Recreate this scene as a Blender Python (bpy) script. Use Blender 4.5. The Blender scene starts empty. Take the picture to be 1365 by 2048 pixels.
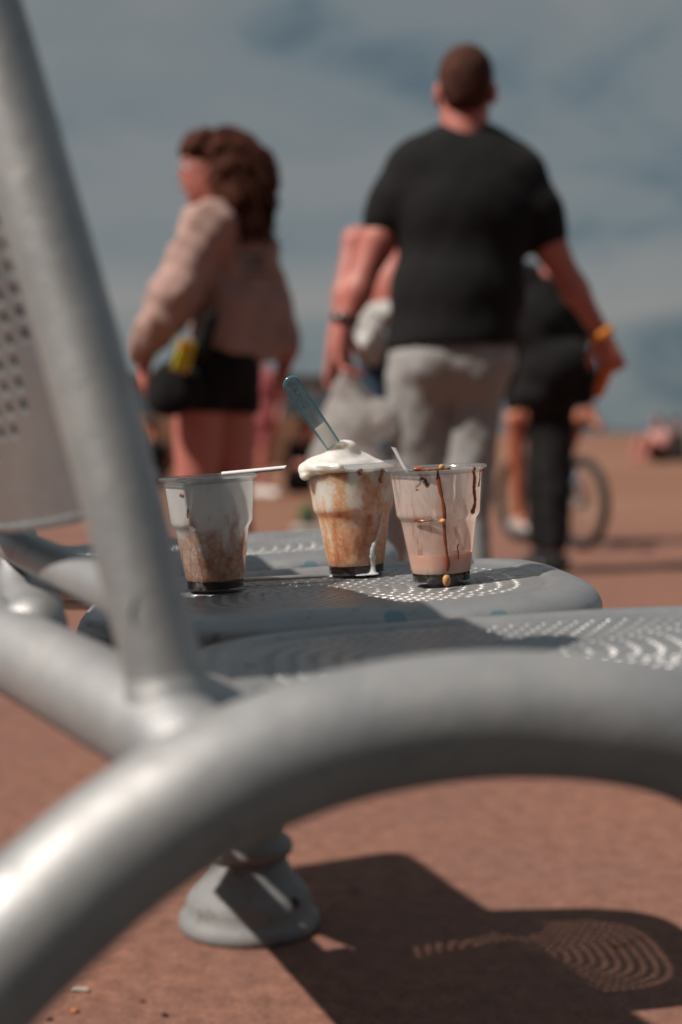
import bpy, bmesh, math, random
import numpy as np
from mathutils import Vector, Matrix, Quaternion

random.seed(7)
sc = bpy.context.scene
COL = sc.collection
R = math.radians

# ------------------------------------------------------------------ camera
CAM_H, FPX, CX, CY, PITCH = 0.80, 2844.0, 682.5, 1024.0, R(3.4)
cd = bpy.data.cameras.new('camera')
cam = bpy.data.objects.new('camera', cd); COL.objects.link(cam)
cam.location = (0, 0, CAM_H)
cam.rotation_euler = (R(90) - PITCH, 0, 0)
cd.sensor_fit = 'VERTICAL'; cd.sensor_height = 36.0; cd.lens = 36.0 * FPX / 2048.0
cd.clip_start = 0.05; cd.clip_end = 20000
cd.dof.use_dof = True; cd.dof.focus_distance = 1.46; cd.dof.aperture_fstop = 2.5
sc.camera = cam

# ------------------------------------------------------------------ sky and sun
SUN_A, SUN_E = R(25), R(50)                 # light travels towards +X and a little away from the camera
w = bpy.data.worlds.new('World'); sc.world = w; w.use_nodes = True
nt = w.node_tree; nt.nodes.clear()
def wn(t, **kw):
    n = nt.nodes.new(t)
    for k, v in kw.items(): setattr(n, k, v)
    return n
out = wn('ShaderNodeOutputWorld'); bg = wn('ShaderNodeBackground')
sky = wn('ShaderNodeTexSky', sky_type='NISHITA', sun_disc=False)
sky.sun_elevation = SUN_E; sky.sun_rotation = math.atan2(-math.cos(SUN_A), -math.sin(SUN_A))
sky.air_density = 1.0; sky.dust_density = 2.0; sky.ozone_density = 2.0
tc = wn('ShaderNodeTexCoord')
mp = wn('ShaderNodeMapping'); mp.inputs['Scale'].default_value = (1.5, 1.5, 3.6)
mp.inputs['Location'].default_value = (0.37, 0.1, 0.42)
nz = wn('ShaderNodeTexNoise'); nz.inputs['Scale'].default_value = 3.2; nz.inputs['Detail'].default_value = 8; nz.inputs['Roughness'].default_value = 0.58
nz.inputs['Distortion'].default_value = 0.35
rp = wn('ShaderNodeValToRGB')
e = rp.color_ramp.elements
e[0].position = 0.38; e[0].color = (1.02, 1.40, 1.62, 1)
e[1].position = 0.62; e[1].color = (2.08, 2.22, 2.25, 1)
m1 = e.new(0.47); m1.color = (1.66, 1.98, 2.08, 1)
# a thin pale bank low over the sea
sep = wn('ShaderNodeSeparateXYZ')
nz2 = wn('ShaderNodeTexNoise'); nz2.inputs['Scale'].default_value = 6; nz2.inputs['Detail'].default_value = 4
mp2 = wn('ShaderNodeMapping'); mp2.inputs['Scale'].default_value = (1.0, 1.0, 3.0)
ad = wn('ShaderNodeMath', operation='MULTIPLY_ADD'); ad.inputs[1].default_value = 0.05; 
ad.inputs[2].default_value = -0.025
ad2 = wn('ShaderNodeMath', operation='ADD')
rp2 = wn('ShaderNodeValToRGB'); e2 = rp2.color_ramp.elements
e2[0].position = 0.068; e2[0].color = (0, 0, 0, 1); e2[1].position = 0.082; e2[1].color = (0.8, 0.8, 0.8, 1)
x2 = e2.new(0.125); x2.color = (0, 0, 0, 1)
mxb = wn('ShaderNodeMixRGB'); mxb.inputs[2].default_value = (2.9, 2.75, 2.65, 1)
mx = wn('ShaderNodeMixRGB'); mx.inputs[0].default_value = 0.93
L = nt.links.new
L(tc.outputs['Generated'], mp.inputs['Vector']); L(mp.outputs[0], nz.inputs['Vector']); L(nz.outputs[0], rp.inputs[0])
L(tc.outputs['Generated'], sep.inputs[0]); L(tc.outputs['Generated'], mp2.inputs[0]); L(mp2.outputs[0], nz2.inputs['Vector'])
L(nz2.outputs[0], ad.inputs[0]); L(sep.outputs['Z'], ad2.inputs[0]); L(ad.outputs[0], ad2.inputs[1]); L(ad2.outputs[0], rp2.inputs[0])
L(rp2.outputs[0], mxb.inputs[0]); L(rp.outputs[0], mxb.inputs[1])
L(sky.outputs[0], mx.inputs[1]); L(mxb.outputs[0], mx.inputs[2])
L(mx.outputs[0], bg.inputs['Color']); bg.inputs['Strength'].default_value = 0.10
L(bg.outputs[0], out.inputs['Surface'])

sd = bpy.data.lights.new('sun', 'SUN'); sd.energy = 5.0; sd.angle = R(0.53); sd.color = (1.0, 0.90, 0.80)
sun = bpy.data.objects.new('sun', sd); COL.objects.link(sun)
sun.rotation_euler = Vector((math.cos(SUN_E) * math.cos(SUN_A), math.cos(SUN_E) * math.sin(SUN_A), -math.sin(SUN_E))).to_track_quat('-Z', 'Y').to_euler()

vs = sc.view_settings
vs.view_transform = 'Standard'; vs.look = 'None'; vs.exposure = 0.0; vs.gamma = 1.0; vs.use_curve_mapping = False
sc.cycles.use_denoising = True
sc.cycles.max_bounces = 8; sc.cycles.transparent_max_bounces = 24
sc.cycles.caustics_reflective = False; sc.cycles.caustics_refractive = False

# ------------------------------------------------------------------ helpers: placing
_c, _s = math.cos(PITCH), math.sin(PITCH)
def ray(px, py):
    a, b = (px - CX) / FPX, (CY - py) / FPX
    return Vector((a, _c + b * _s, b * _c - _s))
def at(px, py, Y):
    """the point of the place that stands Y metres ahead and shows at that spot"""
    d = ray(px, py); t = Y / d.y
    return Vector((d.x * t, Y, CAM_H + d.z * t))
def on_plane(px, py, p, n):
    d = ray(px, py); o = Vector((0, 0, CAM_H))
    return o + d * ((p - o).dot(n) / d.dot(n))

# ------------------------------------------------------------------ helpers: objects
def tag(o, label, cat, group=None):
    o['label'] = label; o['category'] = cat
    if group: o['group'] = group
    return o
def struct(o): o['kind'] = 'structure'; return o
def empty(name, loc=(0, 0, 0), mat=None):
    o = bpy.data.objects.new(name, None); COL.objects.link(o); o.empty_display_size = 0.05
    if mat is not None: o.matrix_world = mat
    else: o.location = loc
    return o
def obj(name, me, mat, parent=None, mw=None):
    o = bpy.data.objects.new(name, me); COL.objects.link(o)
    if mat is not None:
        me.materials.clear(); me.materials.append(mat)
    if parent is not None:
        o.parent = parent
        o.matrix_parent_inverse = Matrix.Identity(4)
    if mw is not None: o.matrix_basis = mw
    return o
def pydata(verts, faces, smooth=True, sharp=None, merge=None):
    me = bpy.data.meshes.new('mesh')
    me.from_pydata([tuple(v) for v in verts], [], [tuple(f) for f in faces])
    if merge:
        bm = bmesh.new(); bm.from_mesh(me)
        bmesh.ops.remove_doubles(bm, verts=bm.verts, dist=merge)
        bmesh.ops.recalc_face_normals(bm, faces=bm.faces)
        bm.to_mesh(me); bm.free()
    me.update()
    if smooth:
        me.shade_smooth()
        if sharp: me.set_sharp_from_angle(angle=R(sharp))
    return me
def smooth_path(pts, n=6):
    """Catmull-Rom through points (Vectors of any length as lists)"""
    P = [np.array(p, float) for p in pts]
    P = [2 * P[0] - P[1]] + P + [2 * P[-1] - P[-2]]
    outp = []
    for i in range(1, len(P) - 2):
        for k in range(n):
            t = k / n
            a, b, c, d = P[i - 1], P[i], P[i + 1], P[i + 2]
            outp.append(0.5 * ((2 * b) + (-a + c) * t + (2 * a - 5 * b + 4 * c - d) * t * t + (-a + 3 * b - 3 * c + d) * t ** 3))
    outp.append(P[-2]); return outp
def tube(pts, radii, seg=20, closed=False, caps=True, flat=1.0):
    P = [Vector(p[:3]) for p in pts]; n = len(P)
    if not hasattr(radii, '__len__'): radii = [radii] * n
    V, F = [], []
    T = []
    for i in range(n):
        if closed: t = P[(i + 1) % n] - P[i - 1]
        else: t = P[min(i + 1, n - 1)] - P[max(i - 1, 0)]
        T.append(t.normalized())
    up = Vector((0, 0, 1)) if abs(T[0].z) < 0.9 else Vector((1, 0, 0))
    N = (up - T[0] * up.dot(T[0])).normalized()
    for i in range(n):
        if i: 
            N = (T[i - 1].rotation_difference(T[i])) @ N
            N = (N - T[i] * N.dot(T[i])).normalized()
        B = T[i].cross(N)
        for k in range(seg):
            a = 2 * math.pi * k / seg
            V.append(P[i] + (N * math.cos(a) * flat + B * math.sin(a)) * radii[i])
    m = n if closed else n - 1
    for i in range(m):
        j = (i + 1) % n
        for k in range(seg):
            l = (k + 1) % seg
            F.append((i * seg + k, i * seg + l, j * seg + l, j * seg + k))
    if caps and not closed:
        F.append(tuple(reversed(range(seg)))); F.append(tuple(range((n - 1) * seg, n * seg)))
    return V, F
def tube_me(pts, radii, seg=20, n=8, smooth=True, **kw):
    if smooth and len(pts) > 2:
        rr = radii if hasattr(radii, '__len__') else [radii] * len(pts)
        q = smooth_path([list(p) + [r] for p, r in zip(pts, rr)], n)
        pts = [Vector(x[:3]) for x in q]; radii = [float(x[3]) for x in q]
    return pydata(*tube(pts, radii, seg, **kw), sharp=50)
def lathe(profile, seg=64, ang=None):
    V, F = [], []; n = len(profile)
    for r, z in profile:
        for k in range(seg):
            a = 2 * math.pi * k / seg
            V.append((r * math.cos(a), r * math.sin(a), z))
    for i in range(n - 1):
        for k in range(seg):
            l = (k + 1) % seg
            F.append((i * seg + k, i * seg + l, (i + 1) * seg + l, (i + 1) * seg + k))
    return V, F
def join(*parts):
    V, F = [], []
    for v, f in parts:
        o = len(V); V += list(v); F += [tuple(i + o for i in q) for q in f]
    return V, F
def box(c, h, M=None):
    V = [Vector((c[0] + sx * h[0], c[1] + sy * h[1], c[2] + sz * h[2])) for sx in (-1, 1) for sy in (-1, 1) for sz in (-1, 1)]
    if M is not None: V = [M @ v for v in V]
    F = [(0, 1, 3, 2), (4, 6, 7, 5), (0, 4, 5, 1), (2, 3, 7, 6), (0, 2, 6, 4), (1, 5, 7, 3)]
    return V, F
def bevel_me(V, F, w, seg=2):
    me = pydata(V, F, smooth=False)
    bm = bmesh.new(); bm.from_mesh(me)
    bmesh.ops.bevel(bm, geom=bm.edges[:], offset=w, segments=seg, affect='EDGES', profile=0.6)
    bm.to_mesh(me); bm.free(); me.shade_smooth(); me.set_sharp_from_angle(angle=R(35)); return me

# ------------------------------------------------------------------ helpers: materials
class Mt:
    def __init__(s, name):
        s.m = bpy.data.materials.new(name); s.m.use_nodes = True; s.t = s.m.node_tree; s.t.nodes.clear()
        s.out = s.n('ShaderNodeOutputMaterial')
    def n(s, typ, **kw):
        n = s.t.nodes.new(typ)
        for k, v in kw.items(): setattr(n, k, v)
        return n
    def put(s, sock, v):
        if v is None: return
        if isinstance(v, bpy.types.NodeSocket): s.t.links.new(v, sock)
        elif isinstance(v, (tuple, list)) and sock.type == 'RGBA' and len(v) == 3: sock.default_value = (*v, 1)
        else: sock.default_value = v
    def coord(s, which='Object'): return s.n('ShaderNodeTexCoord').outputs[which]
    def mapping(s, vec, scale=(1, 1, 1), loc=(0, 0, 0)):
        n = s.n('ShaderNodeMapping'); s.put(n.inputs['Vector'], vec); n.inputs['Scale'].default_value = scale; n.inputs['Location'].default_value = loc
        return n.outputs[0]
    def noise(s, vec, scale, detail=4, rough=0.55, dist=0.0):
        n = s.n('ShaderNodeTexNoise'); s.put(n.inputs['Vector'], vec)
        n.inputs['Scale'].default_value = scale; n.inputs['Detail'].default_value = detail; n.inputs['Roughness'].default_value = rough; n.inputs['Distortion'].default_value = dist
        return n.outputs[0]
    def voro(s, vec, scale, feature='F1', out='Distance'):
        n = s.n('ShaderNodeTexVoronoi', feature=feature); s.put(n.inputs['Vector'], vec); n.inputs['Scale'].default_value = scale
        return n.outputs[out]
    def ramp(s, fac, *stops):
        n = s.n('ShaderNodeValToRGB'); s.put(n.inputs[0], fac); el = n.color_ramp.elements
        while len(el) < len(stops): el.new(0.5)
        for q, (p, c) in zip(el, stops):
            q.position = p; q.color = (c, c, c, 1) if not hasattr(c, '__len__') else (*c, 1)
        return n.outputs[0]
    def mix(s, fac, a, b, blend='MIX'):
        n = s.n('ShaderNodeMixRGB', blend_type=blend); s.put(n.inputs[0], fac); s.put(n.inputs[1], a); s.put(n.inputs[2], b); return n.outputs[0]
    def math(s, op, a, b=None, c=None):
        n = s.n('ShaderNodeMath', operation=op); s.put(n.inputs[0], a); s.put(n.inputs[1], b)
        if c is not None: s.put(n.inputs[2], c)
        return n.outputs[0]
    def xyz(s, vec):
        n = s.n('ShaderNodeSeparateXYZ'); s.put(n.inputs[0], vec); return n.outputs
    def bump(s, h, strength=0.3, dist=0.01, nrm=None):
        n = s.n('ShaderNodeBump'); s.put(n.inputs['Height'], h); n.inputs['Strength'].default_value = strength; n.inputs['Distance'].default_value = dist
        if nrm is not None: s.put(n.inputs['Normal'], nrm)
        return n.outputs[0]
    def bsdf(s, **kw):
        n = s.n('ShaderNodeBsdfPrincipled')
        for k, v in kw.items(): s.put(n.inputs[k.replace('_', ' ')], v)
        return n.outputs[0]
    def mixs(s, fac, a, b):
        n = s.n('ShaderNodeMixShader'); s.put(n.inputs[0], fac); s.put(n.inputs[1], a); s.put(n.inputs[2], b); return n.outputs[0]
    def sh(s, typ, **kw):
        n = s.n(typ)
        for k, v in kw.items(): s.put(n.inputs[k.replace('_', ' ')], v)
        return n.outputs[0]
    def done(s, shader): s.put(s.out.inputs['Surface'], shader); return s.m

def simple(name, col, rough=0.6, metal=0.0, var=0.15, scale=30, bump=0.1, **kw):
    M = Mt(name); v = M.coord(); f = M.noise(v, scale, 5)
    c = M.mix(M.ramp(f, (0.3, 0.0), (0.7, 1.0)), tuple(x * (1 - var) for x in col), tuple(min(1, x * (1 + var)) for x in col))
    return M.done(M.bsdf(Base_Color=c, Roughness=rough, Metallic=metal, Normal=M.bump(f, bump, 0.01), **kw))

def silver_paint(name, chips=None, stain=0.5, bumpy=1.0, metal=0.64, rough=0.29, tone=1.0):
    M = Mt(name); v = M.coord()
    f1 = M.noise(v, 9, 5, 0.6); f2 = M.noise(v, 70, 4, 0.6); f3 = M.noise(v, 420, 3, 0.6)
    base = M.mix(M.ramp(f1, (0.35, 0), (0.7, 1)), tuple(c * tone for c in (0.36, 0.37, 0.385)), tuple(c * tone for c in (0.47, 0.47, 0.47)))
    grime = M.ramp(M.math('ADD', M.math('MULTIPLY', f2, 0.6), M.math('MULTIPLY', M.noise(v, 23, 6, 0.65), 0.5)), (0.60, 0.0), (0.78, 1.0))
    base = M.mix(M.math('MULTIPLY', grime, stain), base, (0.085, 0.078, 0.072))
    spots = M.ramp(M.noise(M.mapping(v, (1, 1, 1), (3.1, 1.7, 5.2)), 34, 5, 0.7), (0.665, 0.0), (0.685, 1.0))
    base = M.mix(M.math('MULTIPLY', spots, 0.45), base, (0.10, 0.21, 0.27))
    rust = M.ramp(M.noise(M.mapping(v, (1, 1, 1), (7.3, 0.2, 1.9)), 16, 7, 0.75), (0.69, 0.0), (0.76, 1.0))
    base = M.mix(M.math('MULTIPLY', rust, 0.55), base, (0.23, 0.095, 0.05))
    if chips:
        for (p, r) in chips:
            d = M.n('ShaderNodeVectorMath', operation='DISTANCE'); M.put(d.inputs[0], v); d.inputs[1].default_value = p
            k = M.ramp(M.math('ADD', M.math('DIVIDE', d.outputs['Value'], r), M.math('MULTIPLY', M.math('SUBTRACT', f2, 0.5), 1.2)), (0.75, 1.0), (0.85, 0.0))
            base = M.mix(M.math('MULTIPLY', k, 0.6), base, (0.08, 0.25, 0.33))
    ro = M.math('MULTIPLY_ADD', f2, 0.24, rough)
    ht = M.math('ADD', M.math('MULTIPLY', f2, 0.5), M.math('MULTIPLY', f3, 0.35))
    notp = M.math('SUBTRACT', 1.0, M.math('MULTIPLY', M.math('MAXIMUM', grime, spots), 0.6))
    return M.done(M.bsdf(Base_Color=base, Metallic=M.math('MULTIPLY', notp, metal), Roughness=ro, Normal=M.bump(ht, 0.16 * bumpy, 0.004)))

# ------------------------------------------------------------------ helpers: smooth bodies (signed distance -> surface nets)
def surface_nets(F, org, h):
    ins = F < 0
    nx, ny, nz_ = F.shape
    c = np.zeros((nx - 1, ny - 1, nz_ - 1), np.int32)
    for dx in (0, 1):
        for dy in (0, 1):
            for dz in (0, 1):
                c += ins[dx:nx - 1 + dx, dy:ny - 1 + dy, dz:nz_ - 1 + dz]
    act = (c > 0) & (c < 8)
    idx = np.full(act.shape, -1, np.int64); I = np.argwhere(act); idx[act] = np.arange(len(I))
    S = np.zeros((len(I), 3)); cnt = np.zeros(len(I))
    cor = [(a, b, d) for a in (0, 1) for b in (0, 1) for d in (0, 1)]
    for p in cor:
        for ax in range(3):
            if p[ax]: continue
            q = list(p); q[ax] = 1
            fa = F[I[:, 0] + p[0], I[:, 1] + p[1], I[:, 2] + p[2]]; fb = F[I[:, 0] + q[0], I[:, 1] + q[1], I[:, 2] + q[2]]
            m = (fa < 0) != (fb < 0)
            t = np.where(m, fa / np.where(fa == fb, 1, fa - fb), 0)
            for k in range(3): S[:, k] += m * (p[k] + (t if k == ax else 0))
            cnt += m
    V = (I + S / np.maximum(cnt, 1)[:, None]) * h + org
    quads = []
    for ax in range(3):
        sl0 = [slice(None)] * 3; sl1 = [slice(None)] * 3
        sl0[ax] = slice(0, -1); sl1[ax] = slice(1, None)
        ch = ins[tuple(sl0)] != ins[tuple(sl1)]
        E = np.argwhere(ch); b, d = [(1, 2), (2, 0), (0, 1)][ax]
        E = E[(E[:, b] > 0) & (E[:, d] > 0) & (E[:, b] < F.shape[b] - 1) & (E[:, d] < F.shape[d] - 1)]
        inside = ins[E[:, 0], E[:, 1], E[:, 2]]
        def cell(ob, od):
            q = E.copy(); q[:, b] += ob; q[:, d] += od
            return idx[q[:, 0], q[:, 1], q[:, 2]]
        Q = np.stack([cell(-1, -1), cell(0, -1), cell(0, 0), cell(-1, 0)], 1)
        Q[~inside] = Q[~inside][:, ::-1]
        quads.append(Q)
    return V, np.concatenate(quads)
class Sdf:
    def __init__(s, res=0.009, k=0.03): s.p = []; s.res = res; s.k = k; s.cuts = []; s.wob = None
    def cap(s, a, b, ra, rb=None, k=None):
        s.p.append(('c', np.array(a, float)[:3], np.array(b, float)[:3], ra, ra if rb is None else rb, s.k if k is None else k)); return s
    def chain(s, pts, rads, k=None):
        for i in range(len(pts) - 1): s.cap(pts[i], pts[i + 1], rads[i], rads[i + 1], k)
        return s
    def ell(s, c, r, rot=None, k=None, sub=False):
        s.p.append(('s' if sub else 'e', np.array(c, float)[:3], np.array(r, float), np.array(rot.to_3x3()) if rot is not None else np.eye(3), 0, s.k if k is None else k)); return s
    def box(s, c, h, rad, rot, k=None):
        s.p.append(('b', np.array(c, float)[:3], np.array(h, float), np.array(rot.to_3x3()), rad, s.k if k is None else k)); return s
    def cut(s, p, n): s.cuts.append((np.array(p, float), np.array(n, float))); return s
    def bounds(s, q, m):
        if q[0] == 'c':
            r = max(q[3], q[4]) + m; return np.minimum(q[1], q[2]) - r, np.maximum(q[1], q[2]) + r
        r = float(np.max(q[2])) * (1.75 if q[0] == 'b' else 1) + m; return q[1] - r, q[1] + r
    def mesh(s):
        h = s.res
        bb = [s.bounds(q, 0.02) for q in s.p if q[0] != 's']
        lo = np.min([b[0] for b in bb], 0) - 2 * h; hi = np.max([b[1] for b in bb], 0) + 2 * h
        n = np.ceil((hi - lo) / h).astype(int) + 1
        F = np.full(n, 0.5, np.float32)
        ax = [lo[i] + h * np.arange(n[i]) for i in range(3)]
        for q in s.p:
            k = q[5]; b0, b1 = s.bounds(q, k + 3 * h)
            i0 = np.maximum(np.floor((b0 - lo) / h).astype(int), 0); i1 = np.minimum(np.ceil((b1 - lo) / h).astype(int) + 1, n)
            sl = tuple(slice(a, b) for a, b in zip(i0, i1))
            X = ax[0][sl[0]][:, None, None]; Y = ax[1][sl[1]][None, :, None]; Z = ax[2][sl[2]][None, None, :]
            if q[0] == 'c':
                a, b = q[1], q[2]; d = b - a; L2 = max(float(d @ d), 1e-9)
                t = np.clip(((X - a[0]) * d[0] + (Y - a[1]) * d[1] + (Z - a[2]) * d[2]) / L2, 0, 1)
                D = np.sqrt((X - a[0] - t * d[0]) ** 2 + (Y - a[1] - t * d[1]) ** 2 + (Z - a[2] - t * d[2]) ** 2) - (q[3] + (q[4] - q[3]) * t)
            elif q[0] == 'b':
                c, r, M = q[1], q[2], q[3]; rad = q[4]
                x, y, z = X - c[0], Y - c[1], Z - c[2]
                dx = np.abs(M[0, 0] * x + M[1, 0] * y + M[2, 0] * z) - r[0] + rad; dy = np.abs(M[0, 1] * x + M[1, 1] * y + M[2, 1] * z) - r[1] + rad; dz = np.abs(M[0, 2] * x + M[1, 2] * y + M[2, 2] * z) - r[2] + rad
                D = np.sqrt(np.maximum(dx, 0) ** 2 + np.maximum(dy, 0) ** 2 + np.maximum(dz, 0) ** 2) + np.minimum(np.maximum(dx, np.maximum(dy, dz)), 0) - rad
            else:
                c, r, M = q[1], q[2], q[3]
                x, y, z = X - c[0], Y - c[1], Z - c[2]
                lx = (M[0, 0] * x + M[1, 0] * y + M[2, 0] * z) / r[0]; ly = (M[0, 1] * x + M[1, 1] * y + M[2, 1] * z) / r[1]; lz = (M[0, 2] * x + M[1, 2] * y + M[2, 2] * z) / r[2]
                k0 = np.sqrt(lx ** 2 + ly ** 2 + lz ** 2) + 1e-9; k1 = np.sqrt((lx / r[0]) ** 2 + (ly / r[1]) ** 2 + (lz / r[2]) ** 2) + 1e-9
                D = k0 * (k0 - 1) / k1
            A = F[sl]
            if q[0] == 's':
                D = -D; g = np.clip(0.5 - 0.5 * (D - A) / k, 0, 1) if k > 0 else 0
                F[sl] = np.maximum(A, D)
            elif k > 0:
                g = np.clip(0.5 + 0.5 * (A - D) / k, 0, 1); F[sl] = A + (D - A) * g - k * g * (1 - g)
            else: F[sl] = np.minimum(A, D)
        X = ax[0][:, None, None]; Y = ax[1][None, :, None]; Z = ax[2][None, None, :]
        if s.wob:
            for (amp, fr, ph) in s.wob:
                F += amp * np.sin(fr * (X + 0.4 * Z) + ph) * np.sin(fr * 0.83 * (Y - 0.3 * X) + 1.7 * ph) * np.sin(fr * 1.13 * (Z + 0.35 * Y) + 0.6 * ph)
        for p, nn in s.cuts:
            F = np.maximum(F, (X - p[0]) * nn[0] + (Y - p[1]) * nn[1] + (Z - p[2]) * nn[2])
        F[0], F[-1], F[:, 0], F[:, -1], F[:, :, 0], F[:, :, -1] = (0.1,) * 6
        V, Q = surface_nets(F, lo, h)
        me = bpy.data.meshes.new('mesh')
        me.vertices.add(len(V)); me.vertices.foreach_set('co', V.ravel())
        me.loops.add(len(Q) * 4); me.loops.foreach_set('vertex_index', Q.ravel().astype(np.int32))
        me.polygons.add(len(Q)); me.polygons.foreach_set('loop_start', np.arange(0, len(Q) * 4, 4, dtype=np.int32))
        me.update(calc_edges=True); me.validate(); me.shade_smooth()
        return me

# ================================================================== THE SETTING
# promenade
def mat_asphalt():
    M = Mt('red_asphalt'); v = M.coord('Object')
    grit = M.voro(v, 170, 'F1', 'Color'); gb = M.n('ShaderNodeRGBToBW'); M.put(gb.inputs[0], grit)
    g2 = M.noise(v, 900, 2, 0.6); mid = M.noise(v, 26, 6, 0.65); big = M.noise(v, 2.2, 5, 0.6)
    c = M.mix(M.ramp(mid, (0.36, 0), (0.66, 1)), (0.2039, 0.0959, 0.0680), (0.3308, 0.1616, 0.1149))
    c = M.mix(M.math('MULTIPLY', M.ramp(gb.outputs[0], (0.1, 1), (0.45, 0)), 0.45), c, (0.0998, 0.0515, 0.0414))
    c = M.mix(M.math('MULTIPLY', M.ramp(gb.outputs[0], (0.84, 0), (0.93, 1)), 0.45), c, (0.4170, 0.2842, 0.2390))
    c = M.mix(M.math('MULTIPLY', M.ramp(big, (0.35, 0), (0.68, 1)), 0.5), c, (0.1813, 0.1021, 0.0873))
    gum = M.ramp(M.voro(M.mapping(v, (1, 1, 1), (0.13, 0.4, 0)), 5.5), (0.055, 1.0), (0.075, 0.0))
    c = M.mix(M.math('MULTIPLY', gum, 0.6), c, (0.0882, 0.0550, 0.0540))
    st_ = M.ramp(M.noise(M.mapping(v, (1, 0.5, 1), (4.1, 2.2, 0)), 1.1, 6, 0.7), (0.52, 0), (0.68, 1))
    c = M.mix(M.math('MULTIPLY', st_, 0.4), c, (0.1470, 0.0850, 0.0734))
    cr = M.ramp(M.voro(M.mapping(v, (1, 1, 1), (0.3, 0.8, 0)), 3.1, 'DISTANCE_TO_EDGE'), (0.0, 1.0), (0.012, 0.0))
    cr = M.math('MULTIPLY', cr, M.ramp(M.noise(v, 4, 5), (0.56, 0), (0.64, 1)))
    c = M.mix(M.math('MULTIPLY', cr, 0.7), c, (0.0635, 0.0400, 0.0367))
    ht = M.math('ADD', M.math('MULTIPLY', gb.outputs[0], 0.7), M.math('ADD', M.math('MULTIPLY', mid, 0.9), M.math('MULTIPLY', g2, 0.25)))
    ht = M.math('SUBTRACT', ht, M.math('MULTIPLY', cr, 1.5))
    return M.done(M.bsdf(Base_Color=c, Roughness=0.92, Specular_IOR_Level=0.25, Normal=M.bump(ht, 0.75, 0.004)))
MA = mat_asphalt()
ground = struct(obj('promenade_ground', pydata([(-300, 1.25, 0), (300, 1.25, 0), (300, 11.5, 0), (-300, 11.5, 0)], [(0, 1, 2, 3)], smooth=False), MA))

def mat_added_tarmac():
    M = Mt('added_dark_tarmac'); v = M.coord('Object'); g = M.voro(v, 240, 'F1', 'Color'); b = M.n('ShaderNodeRGBToBW'); M.put(b.inputs[0], g)
    c = M.mix(M.noise(v, 3, 6), (0.0375, 0.0336, 0.0322), (0.0688, 0.0600, 0.0552))
    return M.done(M.bsdf(Base_Color=M.mix(M.math('MULTIPLY', b.outputs[0], 0.4), c, (0.08, 0.07, 0.065)), Roughness=0.9, Normal=M.bump(b.outputs[0], 0.7, 0.004)))
struct(obj('added_tarmac_strip', pydata([(-300, -40, -0.004), (300, -40, -0.004), (300, 1.26, -0.004), (-300, 1.26, -0.004)], [(0, 1, 2, 3)], smooth=False), mat_added_tarmac()))  # unseen dark strip added under the camera to cut bounce onto the tubes
def mat_sand():
    M = Mt('beach_sand'); v = M.coord('Object')
    a = M.noise(M.mapping(v, (0.25, 1, 1)), 0.55, 6, 0.6); b = M.noise(v, 3.5, 6, 0.65)
    c = M.mix(M.ramp(a, (0.35, 0), (0.66, 1)), (0.2052, 0.0950, 0.0547), (0.2736, 0.1520, 0.1102))
    c = M.mix(M.math('MULTIPLY', M.ramp(b, (0.4, 0), (0.7, 1)), 0.35), c, (0.1672, 0.0836, 0.0570))
    return M.done(M.bsdf(Base_Color=c, Roughness=0.95, Specular_IOR_Level=0.2, Normal=M.bump(b, 0.6, 0.08)))
nxs, nys = 61, 60
V, F = [], []
for j in range(nys):
    t = j / (nys - 1); y = 11.3 + 70 * t ** 1.6
    for i in range(nxs):
        x = (i / (nxs - 1) - 0.5) * (90 + 200 * t)
        z = -0.03 + 0.46 * min(1, ((y - 11.3) / 55)) ** 0.8 + 0.035 * math.sin(0.7 * x + 0.4 * y) * math.sin(0.9 * y + 0.3 * x) * min(1, (y - 11.3) / 3)
        if j == 0: z = -0.05
        if j == nys - 1: z = -2.5
        V.append((x, y, z))
for j in range(nys - 1):
    for i in range(nxs - 1):
        F.append((j * nxs + i, j * nxs + i + 1, (j + 1) * nxs + i + 1, (j + 1) * nxs + i))
struct(obj('beach_sand', pydata(V, F), mat_sand()))
def mat_sea():
    M = Mt('sea_water'); v = M.coord('Object')
    f = M.noise(M.mapping(v, (0.4, 1, 1)), 0.4, 6, 0.65)
    return M.done(M.bsdf(Base_Color=(0.045, 0.075, 0.095), Roughness=0.35, Normal=M.bump(f, 0.8, 0.6)))
struct(obj('sea', pydata([(-9000, 60, -1.6), (9000, 60, -1.6), (9000, 15000, -1.6), (-9000, 15000, -1.6)], [(0, 1, 2, 3)], smooth=False), mat_sea()))

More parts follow.
